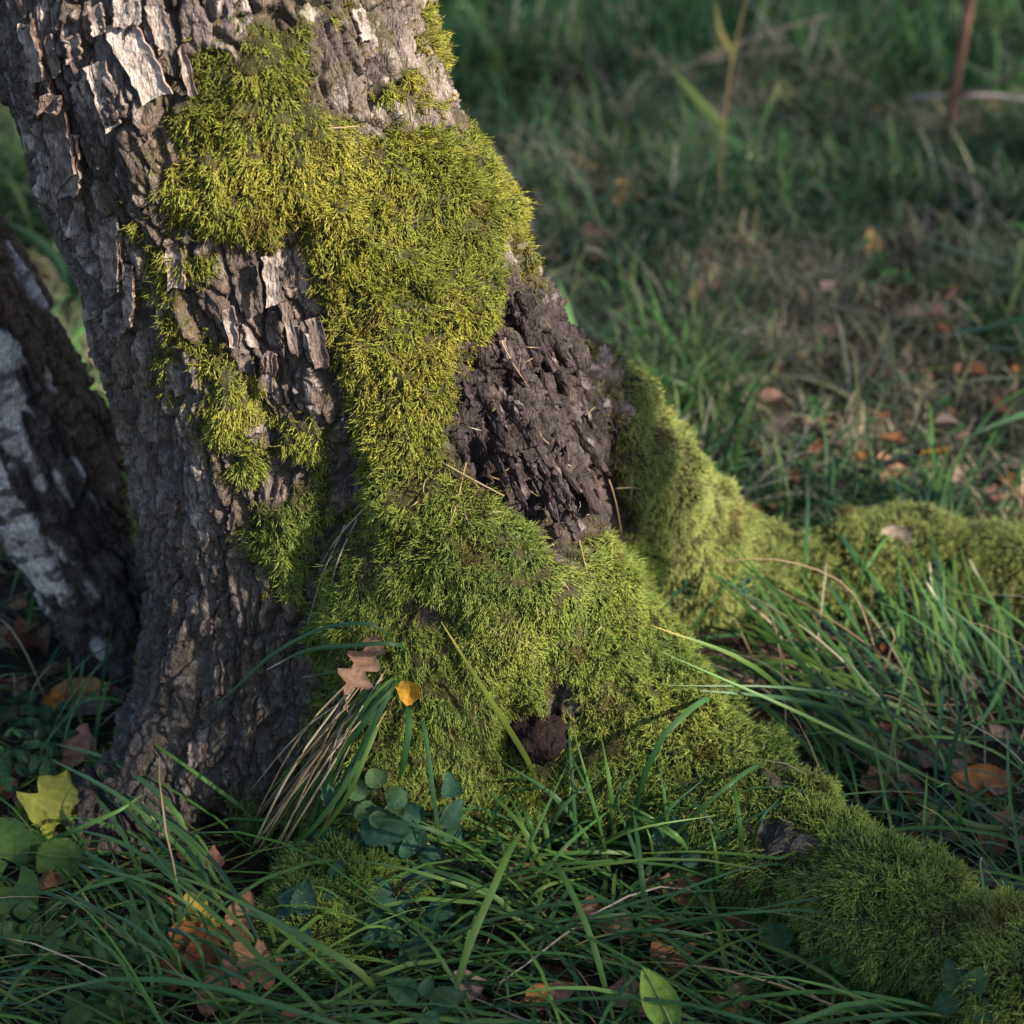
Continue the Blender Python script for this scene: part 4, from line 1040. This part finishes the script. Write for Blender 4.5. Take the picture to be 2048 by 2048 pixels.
HERO = [
 (722,1332,'oak',135,60,(0.34,0.20,0.135),0.85,0.05,'pale brown lobed oak leaf caught in the grass tuft on the trunk'),
 (818,1376,'birch',62,150,(0.55,0.29,0.03),0.6,0.02,'small orange yellow leaf with dark rim beside the brown oak leaf'),
 (105,1600,'maple',125,62,(0.19,0.215,0.04),0.9,0.06,'large yellow green lobed leaf leaning on the trunk\'s left foot'),
 (100,1662,'birch',36,-80,(0.30,0.34,0.05),0.6,0.02,'tiny yellow green leaf below the large yellow green one'),
 (1790,1500,'oak',200,-35,(0.17,0.085,0.06),0.5,0.01,'big dark brown oak leaf lying beyond the front root'),
 (1960,1568,'oval',130,175,(0.32,0.14,0.045),0.6,0.012,'curled orange brown leaf under grass near the big dark oak leaf'),
 (1762,1562,'birch',62,20,(0.36,0.21,0.13),0.6,0.012,'small pale tan leaf touching a rust leaf beyond the front root'),
 (1812,1598,'birch',75,-45,(0.15,0.06,0.035),0.5,0.008,'small rust red leaf beside a pale tan one beyond the front root'),
 (1868,1640,'oval',90,15,(0.34,0.20,0.11),0.7,0.01,'tan folded leaf against the far edge of the front root'),
 (392,1838,'birch',100,-30,(0.42,0.33,0.06),0.7,0.03,'yellow leaf on top of the rust leaves at the trunk foot'),
 (395,1890,'birch',125,25,(0.30,0.13,0.04),0.6,0.016,'orange rust leaf under the yellow leaf at the trunk foot'),
 (420,1918,'birch',110,-25,(0.20,0.075,0.03),0.6,0.014,'dark rust leaf among the leaf pile at the trunk foot'),
 (482,1828,'oval',105,75,(0.38,0.21,0.12),0.8,0.03,'pale tan leaf standing upright behind the yellow leaf'),
 (505,1945,'maple',130,15,(0.33,0.17,0.09),0.6,0.02,'wide tan brown leaf at the right of the leaf pile'),
 (425,1992,'oval',100,80,(0.34,0.17,0.09),0.7,0.02,'narrow curled tan leaf at the bottom of the leaf pile'),
 (330,1950,'birch',90,160,(0.29,0.13,0.04),0.6,0.012,'bright orange leaf at the left end of the leaf pile'),
 (350,1830,'birch',90,40,(0.24,0.10,0.06),0.4,0.006,'brown leaf half under grass above the leaf pile'),
 (428,1725,'birch',55,90,(0.30,0.14,0.10),0.7,0.015,'pinkish brown leaf at the dark hole under the trunk'),
 (165,1392,'oval',125,12,(0.42,0.22,0.09),0.6,0.015,'curled orange tan leaf lying by the slender birch stem'),
 (110,1408,'birch',60,80,(0.50,0.22,0.04),0.6,0.012,'small orange leaf beside the curled orange tan leaf'),
 (152,1495,'oval',100,65,(0.40,0.22,0.15),0.8,0.03,'pinkish tan leaf standing against the trunk\'s left flare'),
 (1385,1785,'oval',140,-12,(0.30,0.15,0.085),0.5,0.01,'brown folded leaf under grass below the front root'),
 (1372,1695,'birch',75,-30,(0.34,0.18,0.05),0.6,0.012,'orange leaf behind a small green sprig at the front root'),
 (1500,1842,'oval',110,10,(0.26,0.13,0.08),0.4,0.006,'dull brown leaf in the shade under the front root'),
 (1345,1925,'birch',100,40,(0.26,0.12,0.055),0.5,0.01,'rust leaf behind the lime green dock leaf'),
 (1690,1985,'oval',120,150,(0.30,0.16,0.09),0.4,0.008,'brown leaf in grass below the lower end of the front root'),
 (1100,2005,'oval',120,30,(0.24,0.12,0.075),0.4,0.006,'dark brown leaf under the grass at the front'),
 (1030,1755,'oval',110,170,(0.24,0.11,0.07),0.4,0.006,'rust brown leaf behind grass right of the nettles'),
 (1790,1085,'round',66,90,(0.34,0.27,0.22),0.7,0.015,'rounded grey brown leaf resting behind the low rear root'),
 (1380,268,'birch',62,80,(0.33,0.17,0.13),0.7,0.03,'pinkish brown leaf standing in the far grass by a reed'),
 (1745,492,'oval',75,95,(0.48,0.30,0.12),0.8,0.04,'pale yellow tan leaf standing upright in the far grass'),
 (1800,432,'birch',60,60,(0.52,0.26,0.05),0.6,0.03,'orange yellow leaf in the far grass behind the upright one'),
 (1195,482,'birch',80,20,(0.42,0.24,0.15),0.6,0.03,'tan leaf in the far grass close to the moss collar'),
 (1160,330,'oval',75,-30,(0.42,0.30,0.17),0.6,0.03,'sandy leaf in the dry grass band behind the trunk'),
 (1245,395,'birch',75,10,(0.44,0.27,0.09),0.6,0.03,'yellowish leaf in the dry grass below the sandy leaf'),
 (1395,592,'birch',55,80,(0.46,0.27,0.13),0.7,0.03,'one of two tan leaves standing side by side in grass, the yellower'),
 (1432,592,'birch',55,100,(0.40,0.22,0.15),0.7,0.03,'one of two tan leaves standing side by side in grass, the pinker'),
 (1780,948,'birch',85,10,(0.42,0.24,0.16),0.6,0.02,'pinkish tan leaf on the ground behind the rear root'),
 (1870,920,'birch',60,40,(0.48,0.25,0.04),0.6,0.02,'bright orange leaf behind the rear root beside the pinkish one'),
 (1100,88,'birch',40,40,(0.52,0.22,0.04),0.7,0.04,'small orange leaf in the dark green grass far behind the trunk'),
]
for k, (x, y, kd, sz, an, c_, ti, of, lb) in enumerate(HERO):
    o = put_leaf('fallen_leaf', x, y, kd, sz, an, c_, M_DEADLEAF, 500 + k, tilt=ti, curl=0.22, bend=0.3, lift=0.006, off=of)
    tag(o, lb, 'leaf')
    V2 = np.array([v.co for v in o.data.vertices]); b_, t_ = V2[2], V2[7]; dv = (b_ - t_) / np.linalg.norm(b_ - t_); L_ = np.linalg.norm(V2[-3] - V2[2])
    sv, sf, sc0 = straw_mesh(np.array([b_ - dv * 0.03 * L_, b_ + dv * 0.12 * L_, b_ + dv * 0.26 * L_ + np.array([0, 0, 0.03 * L_])]), 0.012 * L_, np.array(c_) * 0.7)
    st_o = mesh_obj('stalk', sv, sf, M_DEADLEAF, None, col=sc0); st_o.parent = o
rl = np.random.default_rng(63)
def scatter_leaves(n, sampler, label, group, sizes, offs, seed0):
    k = 0; tr = 0
    while k < n and tr < n * 6:
        tr += 1; x, y = sampler(); p, nn, ok = hit(x, y)
        if ok: continue
        ci = rl.choice([0, 1, 2, 3, 4], p=[0.28, 0.22, 0.26, 0.06, 0.18]); kd = ['birch', 'oval', 'birch', 'oak'][rl.integers(0, 4)]
        c_ = np.array([TAN, RUST, PINKB, ORA, GREYB][ci]) * rl.uniform(0.65, 1.15)
        lb = ['tan', 'rust brown', 'pinkish brown', 'orange', 'grey brown'][ci] + ' ' + {'birch': 'toothed broad', 'oval': 'narrow oval', 'oak': 'lobed'}[kd] + ' ' + label
        s_ = rl.uniform(*sizes) * FPX / depth(p)
        o = put_leaf('fallen_leaf', x, y, kd, s_, rl.uniform(0, 360), c_, M_DEADLEAF, seed0 + k, tilt=rl.uniform(0, 0.5), curl=rl.uniform(0.1, 0.8), bend=rl.uniform(-0.3, 0.5), lift=0.006, off=rl.uniform(*offs), nt=6)
        tag(o, lb, 'leaf', group); k += 1
scatter_leaves(125, lambda: (rl.uniform(900, 2060), 20 + 1010 * rl.random() ** 0.55), 'leaf fallen in the grass beyond the tree', 'fallen leaves in the far grass', (0.022, 0.042), (0.02, 0.075), 2000)
scatter_leaves(38, lambda: (rl.uniform(0, 2048), rl.uniform(1650, 2060)), 'leaf lying under the foreground grass', 'fallen leaves under the foreground grass', (0.024, 0.042), (0.0, 0.012), 3000)
scatter_leaves(22, lambda: (rl.uniform(0, 260), rl.uniform(1200, 1620)), 'leaf on the dark ground left of the trunk', 'fallen leaves left of the trunk', (0.025, 0.05), (0.0, 0.01), 4000)
scatter_leaves(24, lambda: (rl.uniform(1500, 2060), rl.uniform(1250, 1700)), 'leaf under the long grass between the roots', 'fallen leaves between the roots', (0.025, 0.042), (0.0, 0.012), 5000)

# ------------------------------------------------------------------ small plants
DTEAL, LGREEN, IVY = (0.030, 0.090, 0.055), (0.060, 0.125, 0.050), (0.065, 0.135, 0.030)
def plant(name, label, cat, root, leaves, kind, color, group=None, stem=True, off=0.045):
    p, n, ok = hit(*root); e = empty(name, p); tag(e, label, cat, group)
    o_ = Vector((0, 0, CAM_H)); bases = []
    for k, (x, y, an, sz) in enumerate(leaves):
        sd_ = int(x * 7 + y * 13 + k)
        r_ = np.random.default_rng(sd_)
        put_leaf('leaf', x, y, kind, sz * (1.35 if kind == 'nettle' else 1.05), an, np.array(color) * r_.uniform(0.8, 1.25), M_LEAF, sd_, tilt=0.6, curl=0.35, bend=-0.25, lift=0.003, off=off * r_.uniform(0.7, 1.2), parent=e, spots=0.15)
        q, n2, k2 = hit(x, y); bases.append(q - ray(x, y).normalized() * off)
    if stem:
        bs = sorted(bases, key=lambda q: q.z); pts = [p - Vector((0, 0, 0.004))] + [bs[len(bs) // 2], bs[-1]]
        if (pts[1] - pts[2]).length < 0.006: pts = [pts[0], pts[2]]
        V_, F_, c_ = straw_mesh(smooth_line([np.array(q) for q in pts], 8), 0.0011, np.array([0.09, 0.12, 0.05])); mesh_obj('stem', V_, F_, M_LEAF, e, col=c_)
        for q in bases:
            mid = min([Vector(v) for v in smooth_line([np.array(z) for z in pts], 8)], key=lambda v: (v - q).length)
            if (mid - q).length > 0.004:
                V_, F_, c_ = straw_mesh(np.array([mid, (mid + q) / 2, q]), 0.0006, np.array([0.08, 0.12, 0.05])); mesh_obj('stalk', V_, F_, M_LEAF, e, col=c_)
    return e
plant('nettle_plant', 'dark teal nettle sprig nearest the dead straw of the trunk tuft', 'nettle', (720,1720), [(700,1632,105,88),(692,1648,255,78),(712,1640,-8,82),(690,1668,200,58),(705,1665,-60,40)], 'nettle', DTEAL)
plant('small_herb', 'light green sprig of small rounded leaves above the nettles', 'herb', (765,1625), [(735,1592,140,40),(748,1578,85,40),(742,1600,250,46),(772,1600,20,44),(775,1606,-45,38),(760,1620,-90,34)], 'round', LGREEN)
plant('nettle_plant', 'nettle sprig with one upright leaf and pale young tip', 'nettle', (825,1760), [(822,1722,105,86),(812,1718,95,30),(825,1728,-50,34),(835,1720,20,40)], 'nettle', DTEAL)
plant('nettle_plant', 'trailing nettle stem with round lower leaves over the moss mound', 'nettle', (640,1900), [(692,1712,170,56),(652,1768,25,62),(655,1772,215,56),(628,1808,165,56),(612,1838,95,56),(626,1810,-8,56),(604,1850,-85,48),(596,1848,150,40)], 'nettle', (0.034, 0.088, 0.056))
plant('nettle_plant', 'leafy nettle sprig with glints of white spots right of the moss mound', 'nettle', (810,1930), [(792,1782,195,60),(800,1782,35,58),(798,1790,-70,34),(815,1822,200,60),(838,1830,-75,66),(812,1870,190,62),(806,1880,-45,66),(850,1820,-10,46)], 'nettle', DTEAL)
plant('nettle_plant', 'low nettle leaves hidden in the grass above the spotted sprig', 'nettle', (860,1700), [(850,1640,150,48),(872,1650,40,52),(838,1668,200,44),(880,1660,-20,50),(905,1600,100,44)], 'nettle', DTEAL)
plant('small_herb', 'teal sprig of two round leaves in front of an orange leaf', 'herb', (1350,1790), [(1352,1690,85,62),(1362,1700,-10,40),(1345,1705,160,40),(1330,1690,100,44)], 'round', (0.045, 0.105, 0.065))
plant('small_herb', 'single round green leaf sprig by the lower end of the front root', 'herb', (1560,1950), [(1545,1905,80,62),(1555,1910,-30,36)], 'round', LGREEN)
plant('small_herb', 'bright green rounded leaf sprig at the bottom near the root end', 'herb', (1710,2010), [(1690,1955,90,58),(1700,1965,0,40)], 'round', (0.06, 0.15, 0.03))
plant('nettle_plant', 'small nettle sprig at the root\'s lowest end', 'nettle', (1930,2030), [(1930,1985,120,54),(1940,1985,50,50),(1925,1995,200,48),(1945,2000,-30,50)], 'nettle', (0.05, 0.11, 0.05))
plant('nettle_plant', 'nettle sprig with pale tip behind the front grass', 'nettle', (850,2060), [(835,2010,130,60),(855,2015,20,58),(845,2025,-60,44),(850,2000,80,34)], 'nettle', (0.05, 0.115, 0.055))
plant('ground_ivy', 'bright ground ivy with round scalloped leaves left of the trunk', 'ivy', (40,1840), [(5,1715,95,80),(25,1775,-60,80),(112,1740,70,66),(66,1720,100,56),(0,1760,200,60)], 'kidney', IVY, off=0.05)
ri = np.random.default_rng(15)
for k in range(13):
    x, y = ri.uniform(10, 330), ri.uniform(1790, 2040)
    plant('ground_ivy', 'dim ground ivy sprig in the shaded grass left of the trunk', 'ivy', (x, y + 30), [(x + ri.uniform(-35, 35), y + ri.uniform(-30, 30), ri.uniform(0, 360), ri.uniform(24, 46)) for _ in range(4)], 'kidney', (0.034, 0.080, 0.026), 'ground ivy under the left grass')
for k in range(16):
    x, y = ri.uniform(0, 150), ri.uniform(1380, 1580)
    plant('small_herb', 'dark leafy herb in the shade by the slender stem', 'herb', (x, y + 25), [(x + ri.uniform(-30, 30), y + ri.uniform(-30, 25), ri.uniform(0, 360), ri.uniform(24, 44)) for _ in range(5)], 'oval', (0.03, 0.075, 0.035), 'dark herbs left of the trunk')
for k in range(22):
    x, y = ri.uniform(1250, 2048), ri.uniform(480, 1020)
    if hit(x, y)[2]: continue
    plant('small_herb', 'small green herb in the grass beyond the roots', 'herb', (x, y + 12), [(x + ri.uniform(-20, 20), y + ri.uniform(-14, 14), ri.uniform(0, 360), ri.uniform(18, 34)) for _ in range(5)], 'oval', (0.045, 0.12, 0.035), 'herbs in the far grass')
# lime dock leaf
dk = empty('dock_plant', hit(1370, 2070)[0]); tag(dk, 'single lime green dock leaf standing in the foreground grass', 'dock leaf')
put_leaf('leaf', 1352, 2062, 'oval', 135, 118, (0.17, 0.29, 0.05), M_LEAF, 9, tilt=0.85, curl=0.2, bend=0.25, off=0.06, parent=dk, spots=0.05)
dl = dk.children[-1]; dlv = np.array([v.co for v in dl.data.vertices]).reshape(-1, 5, 3)[:, 2]
V_, F_, c_ = straw_mesh(dlv + np.array(VIEWC) * 0.0004, np.linspace(0.0012, 0.0004, len(dlv)), np.array([0.24, 0.36, 0.12])); mr = mesh_obj('midrib', V_, F_, M_LEAF, None, col=c_); mr.parent = dl
V_, F_, c_ = straw_mesh(smooth_line([np.array(hit(1370, 2070)[0]), np.array(hit(1352, 2062)[0] - ray(1352, 2062).normalized() * 0.06)], 6), 0.0014, np.array([0.2, 0.28, 0.07])); mesh_obj('stalk', V_, F_, M_LEAF, dk, col=c_)
# vetch: feather leaves
p, n, ok = hit(1420, 1240); ve = empty('vetch_plant', p); tag(ve, 'dark green vetch with feathery paired leaflets tucked between the roots', 'vetch')
for a0, b0 in (((1420,1230),(1275,1190)),((1440,1225),(1340,1165)),((1470,1215),(1480,1160)),((1450,1235),(1560,1200)),((1400,1235),(1330,1225))):
    Ln = lay([a0, ((a0[0] + b0[0]) / 2, (a0[1] + b0[1]) / 2 - 12), b0], mid=0.03, off1=0.03, n=9)
    V_, F_, c_ = straw_mesh(Ln, 0.0007, np.array([0.05, 0.09, 0.04])); mesh_obj('stem', V_, F_, M_LEAF, ve, col=c_)
    dx_, dy_ = b0[0] - a0[0], b0[1] - a0[1]; an0 = math.degrees(math.atan2(-dy_, dx_))
    for k in range(1, 9):
        for sgn in (-1, 1):
            V_, F_, c_ = leaf_mesh('lance', np.array((0.025, 0.085, 0.050)), k, 5, 0.2, 0.2, 0)
            r_ = np.random.default_rng(k); Mx, pp, dp = leaf_frame(a0[0] + dx_ * k / 9, a0[1] + dy_ * k / 9, math.radians(an0 + sgn * 62), 0.6, r_, 0, 0)
            o = mesh_obj('leaflet', (V_ * 34 * dp / FPX) @ np.array(Mx).T, F_, M_LEAF, None, col=c_); o.location = Vector(Ln[k]); put(o, ve)

# ------------------------------------------------------------------ straws lying on the tree
ST = [([(868,916),(940,955),(1008,992)],6,'pale split straw lying across the top edge of the bare bark'),([(932,925),(905,1010),(882,1092)],4,'thin pale straw hanging below the split straw'),
      ([(985,640),(1025,710),(1060,778)],4,'fine straw on the bare bark just under the moss collar'),([(1085,806),(1150,890),(1200,968)],4.5,'long grey straw down the middle of the bare bark'),
      ([(1190,890),(1222,980),(1245,1075)],4,'long straw standing in the lower hollow of the bare bark'),([(1262,948),(1260,1016)],4,'upright stub of straw crossing a level one in the hollow'),
      ([(1232,977),(1292,980)],3.5,'short level straw crossing an upright one in the hollow'),([(1130,990),(1162,1070),(1175,1150)],5,'straw at the lowest tip of the bare bark'),
      ([(612,255),(665,252),(718,252)],4.5,'single level straw stuck on the top of the moss collar'),([(1110,1150),(1150,1200)],4,'short straw on the moss below the bare bark'),
      ([(1040,1345),(1075,1322)],5,'tiny straw on the moss above the dark crevice'),([(1180,1000),(1225,1085),(1240,1120)],4,'bent brown straw at the hollow\'s right side'),
      ([(795,780),(805,840),(830,900)],3,'fine hair straw on the neck of moss below the collar')]
for pxs, w_, lb in ST:
    if len(pxs) == 2: pxs = [pxs[0], ((pxs[0][0] + pxs[1][0]) / 2 + 2.5, (pxs[0][1] + pxs[1][1]) / 2 - 3), pxs[1]]
    else: pxs = [pxs[0], (pxs[1][0] + 7 * math.sin(pxs[0][0]), pxs[1][1] + 4), pxs[2]]
    o = straw_obj(pxs, w_ * 0.8, STRAW[0] * 1.1, None, 'dry_straw', off0=0.007, mid=0.006, off1=0.009, n=8); tag(o, lb, 'straw')
rs = np.random.default_rng(44)
for k in range(46):
    if k < 30: x, y = rs.uniform(760, 1500), rs.uniform(820, 1500)
    else: x, y = rs.uniform(930, 1240), rs.uniform(650, 1080)
    if not hit(x, y)[2]: continue
    an = rs.uniform(0, 6.28); l_ = rs.uniform(12, 45); e = (x + math.cos(an) * l_, y + math.sin(an) * l_)
    if not hit(*e)[2]: continue
    o = straw_obj([(x, y), ((x + e[0]) / 2 + rs.uniform(-5, 5), (y + e[1]) / 2), e], rs.uniform(2, 3.6), STRAW[rs.integers(0, 4)], None, 'dry_straw', off0=0.014, mid=0.008, off1=0.016, n=6)
    tag(o, 'short fine straw fragment on the moss and bare bark of the front root', 'straw', 'straw fragments on the root')

# ------------------------------------------------------------------ far twigs, reed and sapling
def rod(name, pts, radii, color, parent=None, mat=None, nside=10, n=26):
    Ln = smooth_line([np.array(q) for q in pts], n); rr = np.interp(np.linspace(0, 1, n), np.linspace(0, 1, len(radii)), radii)
    V_, F_, c_ = straw_mesh(Ln, rr, np.array(color), nside)
    return mesh_obj(name, V_, F_, mat or M_TWIG, parent, col=c_)
g0 = at_z(1897, 268, 0.0); g0.z = float(gh(g0.x, g0.y)[0]) - 0.01
sp = empty('sapling', g0); tag(sp, 'thin reddish brown sapling stem standing in the far grass', 'sapling')
y0 = g0.y
rod('stem', [g0, at_y(1905, 200, y0), at_y(1922, 110, y0), at_y(1942, -20, y0), at_y(1970, -260, y0), at_y(2010, -600, y0)], [0.0115, 0.010, 0.0095, 0.009, 0.007, 0.004], (0.19, 0.10, 0.07), sp)
rod('twig', [at_y(1908, 190, y0), at_y(1975, 172, y0 - 0.05), at_y(2060, 130, y0 - 0.1)], [0.006, 0.005, 0.003], (0.20, 0.14, 0.10), sp, nside=6)
t_a, t_b = at_z(1828, 196, 0.06), at_z(2120, 212, 0.05)
tw = rod('fallen_twig', [t_a, (t_a + t_b) / 2 + Vector((0, 0, 0.012)), t_b], [0.0055, 0.0065, 0.007], (0.26, 0.23, 0.22)); tag(tw, 'pale speckled birch twig lying level in front of the sapling', 'twig')
g1 = at_z(1440, 440, 0.0); re_ = empty('reed', g1); tag(re_, 'tall thin reed with one pointed leaf in the far grass', 'reed'); y1 = g1.y
rod('stem', [g1, at_y(1440, 330, y1), at_y(1452, 200, y1), at_y(1470, 90, y1), at_y(1500, -40, y1), at_y(1520, -200, y1)], [0.003, 0.003, 0.0028, 0.0026, 0.002, 0.0015], (0.30, 0.24, 0.10), re_, M_STRAW, 6)
def far_blade(pts, wd_, color, parent, name='leaf'):
    Ln = smooth_line([np.array(q) for q in pts], 12); side = np.cross(Ln[-1] - Ln[0], VIEWC); side /= np.linalg.norm(side)
    V_, F_, c_ = blade(Ln, wd_, side, np.array(color)); return mesh_obj(name, V_, F_.tolist(), M_GRASS, parent, col=c_)
far_blade([at_y(1445, 250, y1), at_y(1400, 205, y1 - 0.03), at_y(1345, 140, y1 - 0.06)], 0.017, (0.14, 0.20, 0.06), re_)
far_blade([at_y(1465, 110, y1), at_y(1440, 60, y1), at_y(1430, 0, y1)], 0.012, (0.22, 0.20, 0.07), re_)
for a0, b0, z0, lb in (((1290,158),(1580,96),0.10,'long bleached reed stalk lying slantwise in the far grass'),((1330,150),(1660,30),0.16,'second bleached reed stalk crossing above the first in the far grass'),((1560,118),(1760,182),0.06,'dull broken stalk lying between the reed and the sapling'),((1480,495),(1640,500),0.03,'dark level twig half sunk in the mid grass'),((1400,720),(1540,650),0.03,'grey slanting twig in the grass behind the root')):
    A, Bq = at_z(*a0, z0 * 0.4), at_z(*b0, z0)
    o = rod('dry_reed', [A, (A + Bq) / 2 + Vector((0, 0, 0.01)), Bq], [0.003, 0.0035, 0.0022], (0.26, 0.205, 0.14) if 'twig' not in lb else (0.15, 0.12, 0.12), None, M_STRAW, 6); tag(o, lb, 'stalk')
# reed leaves left of the trunk
g2 = at_z(150, 620, 0.0); rl2 = empty('reed', g2); tag(rl2, 'broad blue green reed leaves seen between the two birch stems', 'reed')
for pts_ in ([(150,620),(128,480),(105,350),(60,230)], [(150,620),(150,520),(130,400),(128,300)], [(150,620),(120,530),(60,470),(0,440)], [(150,620),(190,560),(215,540),(260,545)]):
    far_blade([at_y(x, y, g2.y - 0.1 * k) for k, (x, y) in enumerate(pts_)], 0.02, (0.05, 0.12, 0.075), rl2)

# ------------------------------------------------------------------ unseen neighbouring tree, added with its crown shaped to shade the scene
SD = np.array(SUN_DIR); PA = np.cross([0, 0, 1.0], SD); PA /= np.linalg.norm(PA); QA = np.cross(SD, PA)
def leaf_clump(seed):
    r_ = np.random.default_rng(seed); VV, FF = [], []
    for k in range(22):
        c0 = r_.normal(size=3) * np.array([0.13, 0.13, 0.09]); ax_ = r_.normal(size=3); ax_ /= np.linalg.norm(ax_); b_ = np.cross(ax_, r_.normal(size=3)); b_ /= np.linalg.norm(b_)
        L, W_ = r_.uniform(0.06, 0.10), r_.uniform(0.035, 0.055); i0 = len(VV)
        VV += [c0, c0 + ax_ * L * 0.5 + b_ * W_ * 0.5, c0 + ax_ * L, c0 + ax_ * L * 0.5 - b_ * W_ * 0.5]; FF.append((i0, i0 + 1, i0 + 2, i0 + 3))
    return np.array(VV), FF, np.ones((len(VV), 3))
CL = proto_collection('leaf_clump', [leaf_clump(i) for i in range(4)], M_FAR)
rc = np.random.default_rng(8)
def pq(v): v = np.array(v); return np.array([v @ PA, v @ QA])
nC = 5000
p_ = rc.uniform(-1.7, 5.0, nC); q_ = rc.uniform(-1.4, 2.3, nC); s_ = rc.uniform(5.5, 8.5, nC)
edge = np.interp(p_, [-1.5, 0.75, 1.05, 1.17, 1.25, 1.33, 1.45, 1.65, 1.85, 2.08, 2.3, 5.2], [1.2, 1.1, 1.04, 0.98, 0.74, 0.60, 0.53, 0.50, 0.48, 0.50, 2.4, 2.4]) - 0.09    # upper edge of the foliage, shaped so sun reaches upper trunk and roots
edge += 0.05 * np.sin(p_ * 9.0)
ok = q_ < edge
ok &= (p_ < 2.15) | (rc.random(nC) < 0.62)                                  # thinner foliage on that side lets dapples through
r0 = pq(at_y(1200, 1240, 1.70)); ok &= np.hypot(p_ - r0[0], q_ - r0[1]) > 0.17                   # opening left in the foliage to let sun onto the front root
XC = p_[:, None] * PA + q_[:, None] * QA + s_[:, None] * SD
ok &= XC[:, 2] > 1.6
XC = XC[ok]; nC = len(XC)
hd = Vector((SD[0], SD[1], 0)).normalized(); base_t = Vector((0, 1.8, 0)) + hd * 6.6; base_t.z = float(gh(base_t.x, base_t.y)[0]) - 0.05
oak = empty('oak_tree', base_t); tag(oak, 'unseen leafy tree added outside the frame, crown shaped to shade the trunk foot', 'tree')
cen = XC.mean(0)
rod('trunk', [base_t, base_t + Vector((0.05, 0.1, 1.2)), Vector(cen) * 0.5 + base_t * 0.5 + Vector((0, 0, 0.8)), Vector(cen) + Vector((0, 0, 1.2))], [0.20, 0.16, 0.11, 0.04], (0.12, 0.10, 0.08), oak, nside=14)
for k in range(9):
    tgt = XC[rc.integers(0, nC)]; st_ = np.array(base_t) + np.array([0.05, 0.1, rc.uniform(1.3, 3.0)])
    rod('limb', [st_, (st_ + tgt) / 2 + np.array([0, 0, 0.25]), tgt], [0.06, 0.04, 0.012], (0.12, 0.10, 0.08), oak, nside=7, n=12)
Tc = np.tile(np.array([0.06, 0.11, 0.03]), (nC, 1)) * rc.uniform(0.7, 1.3, nC)[:, None]
sc_ = rc.uniform(0.55, 0.95, nC)
oc = instancer('crown', XC, rc.uniform(0, 6.28, (nC, 3)), np.stack([sc_] * 3, 1), Tc, rc.integers(0, 4, nC), CL); put(oc, oak)
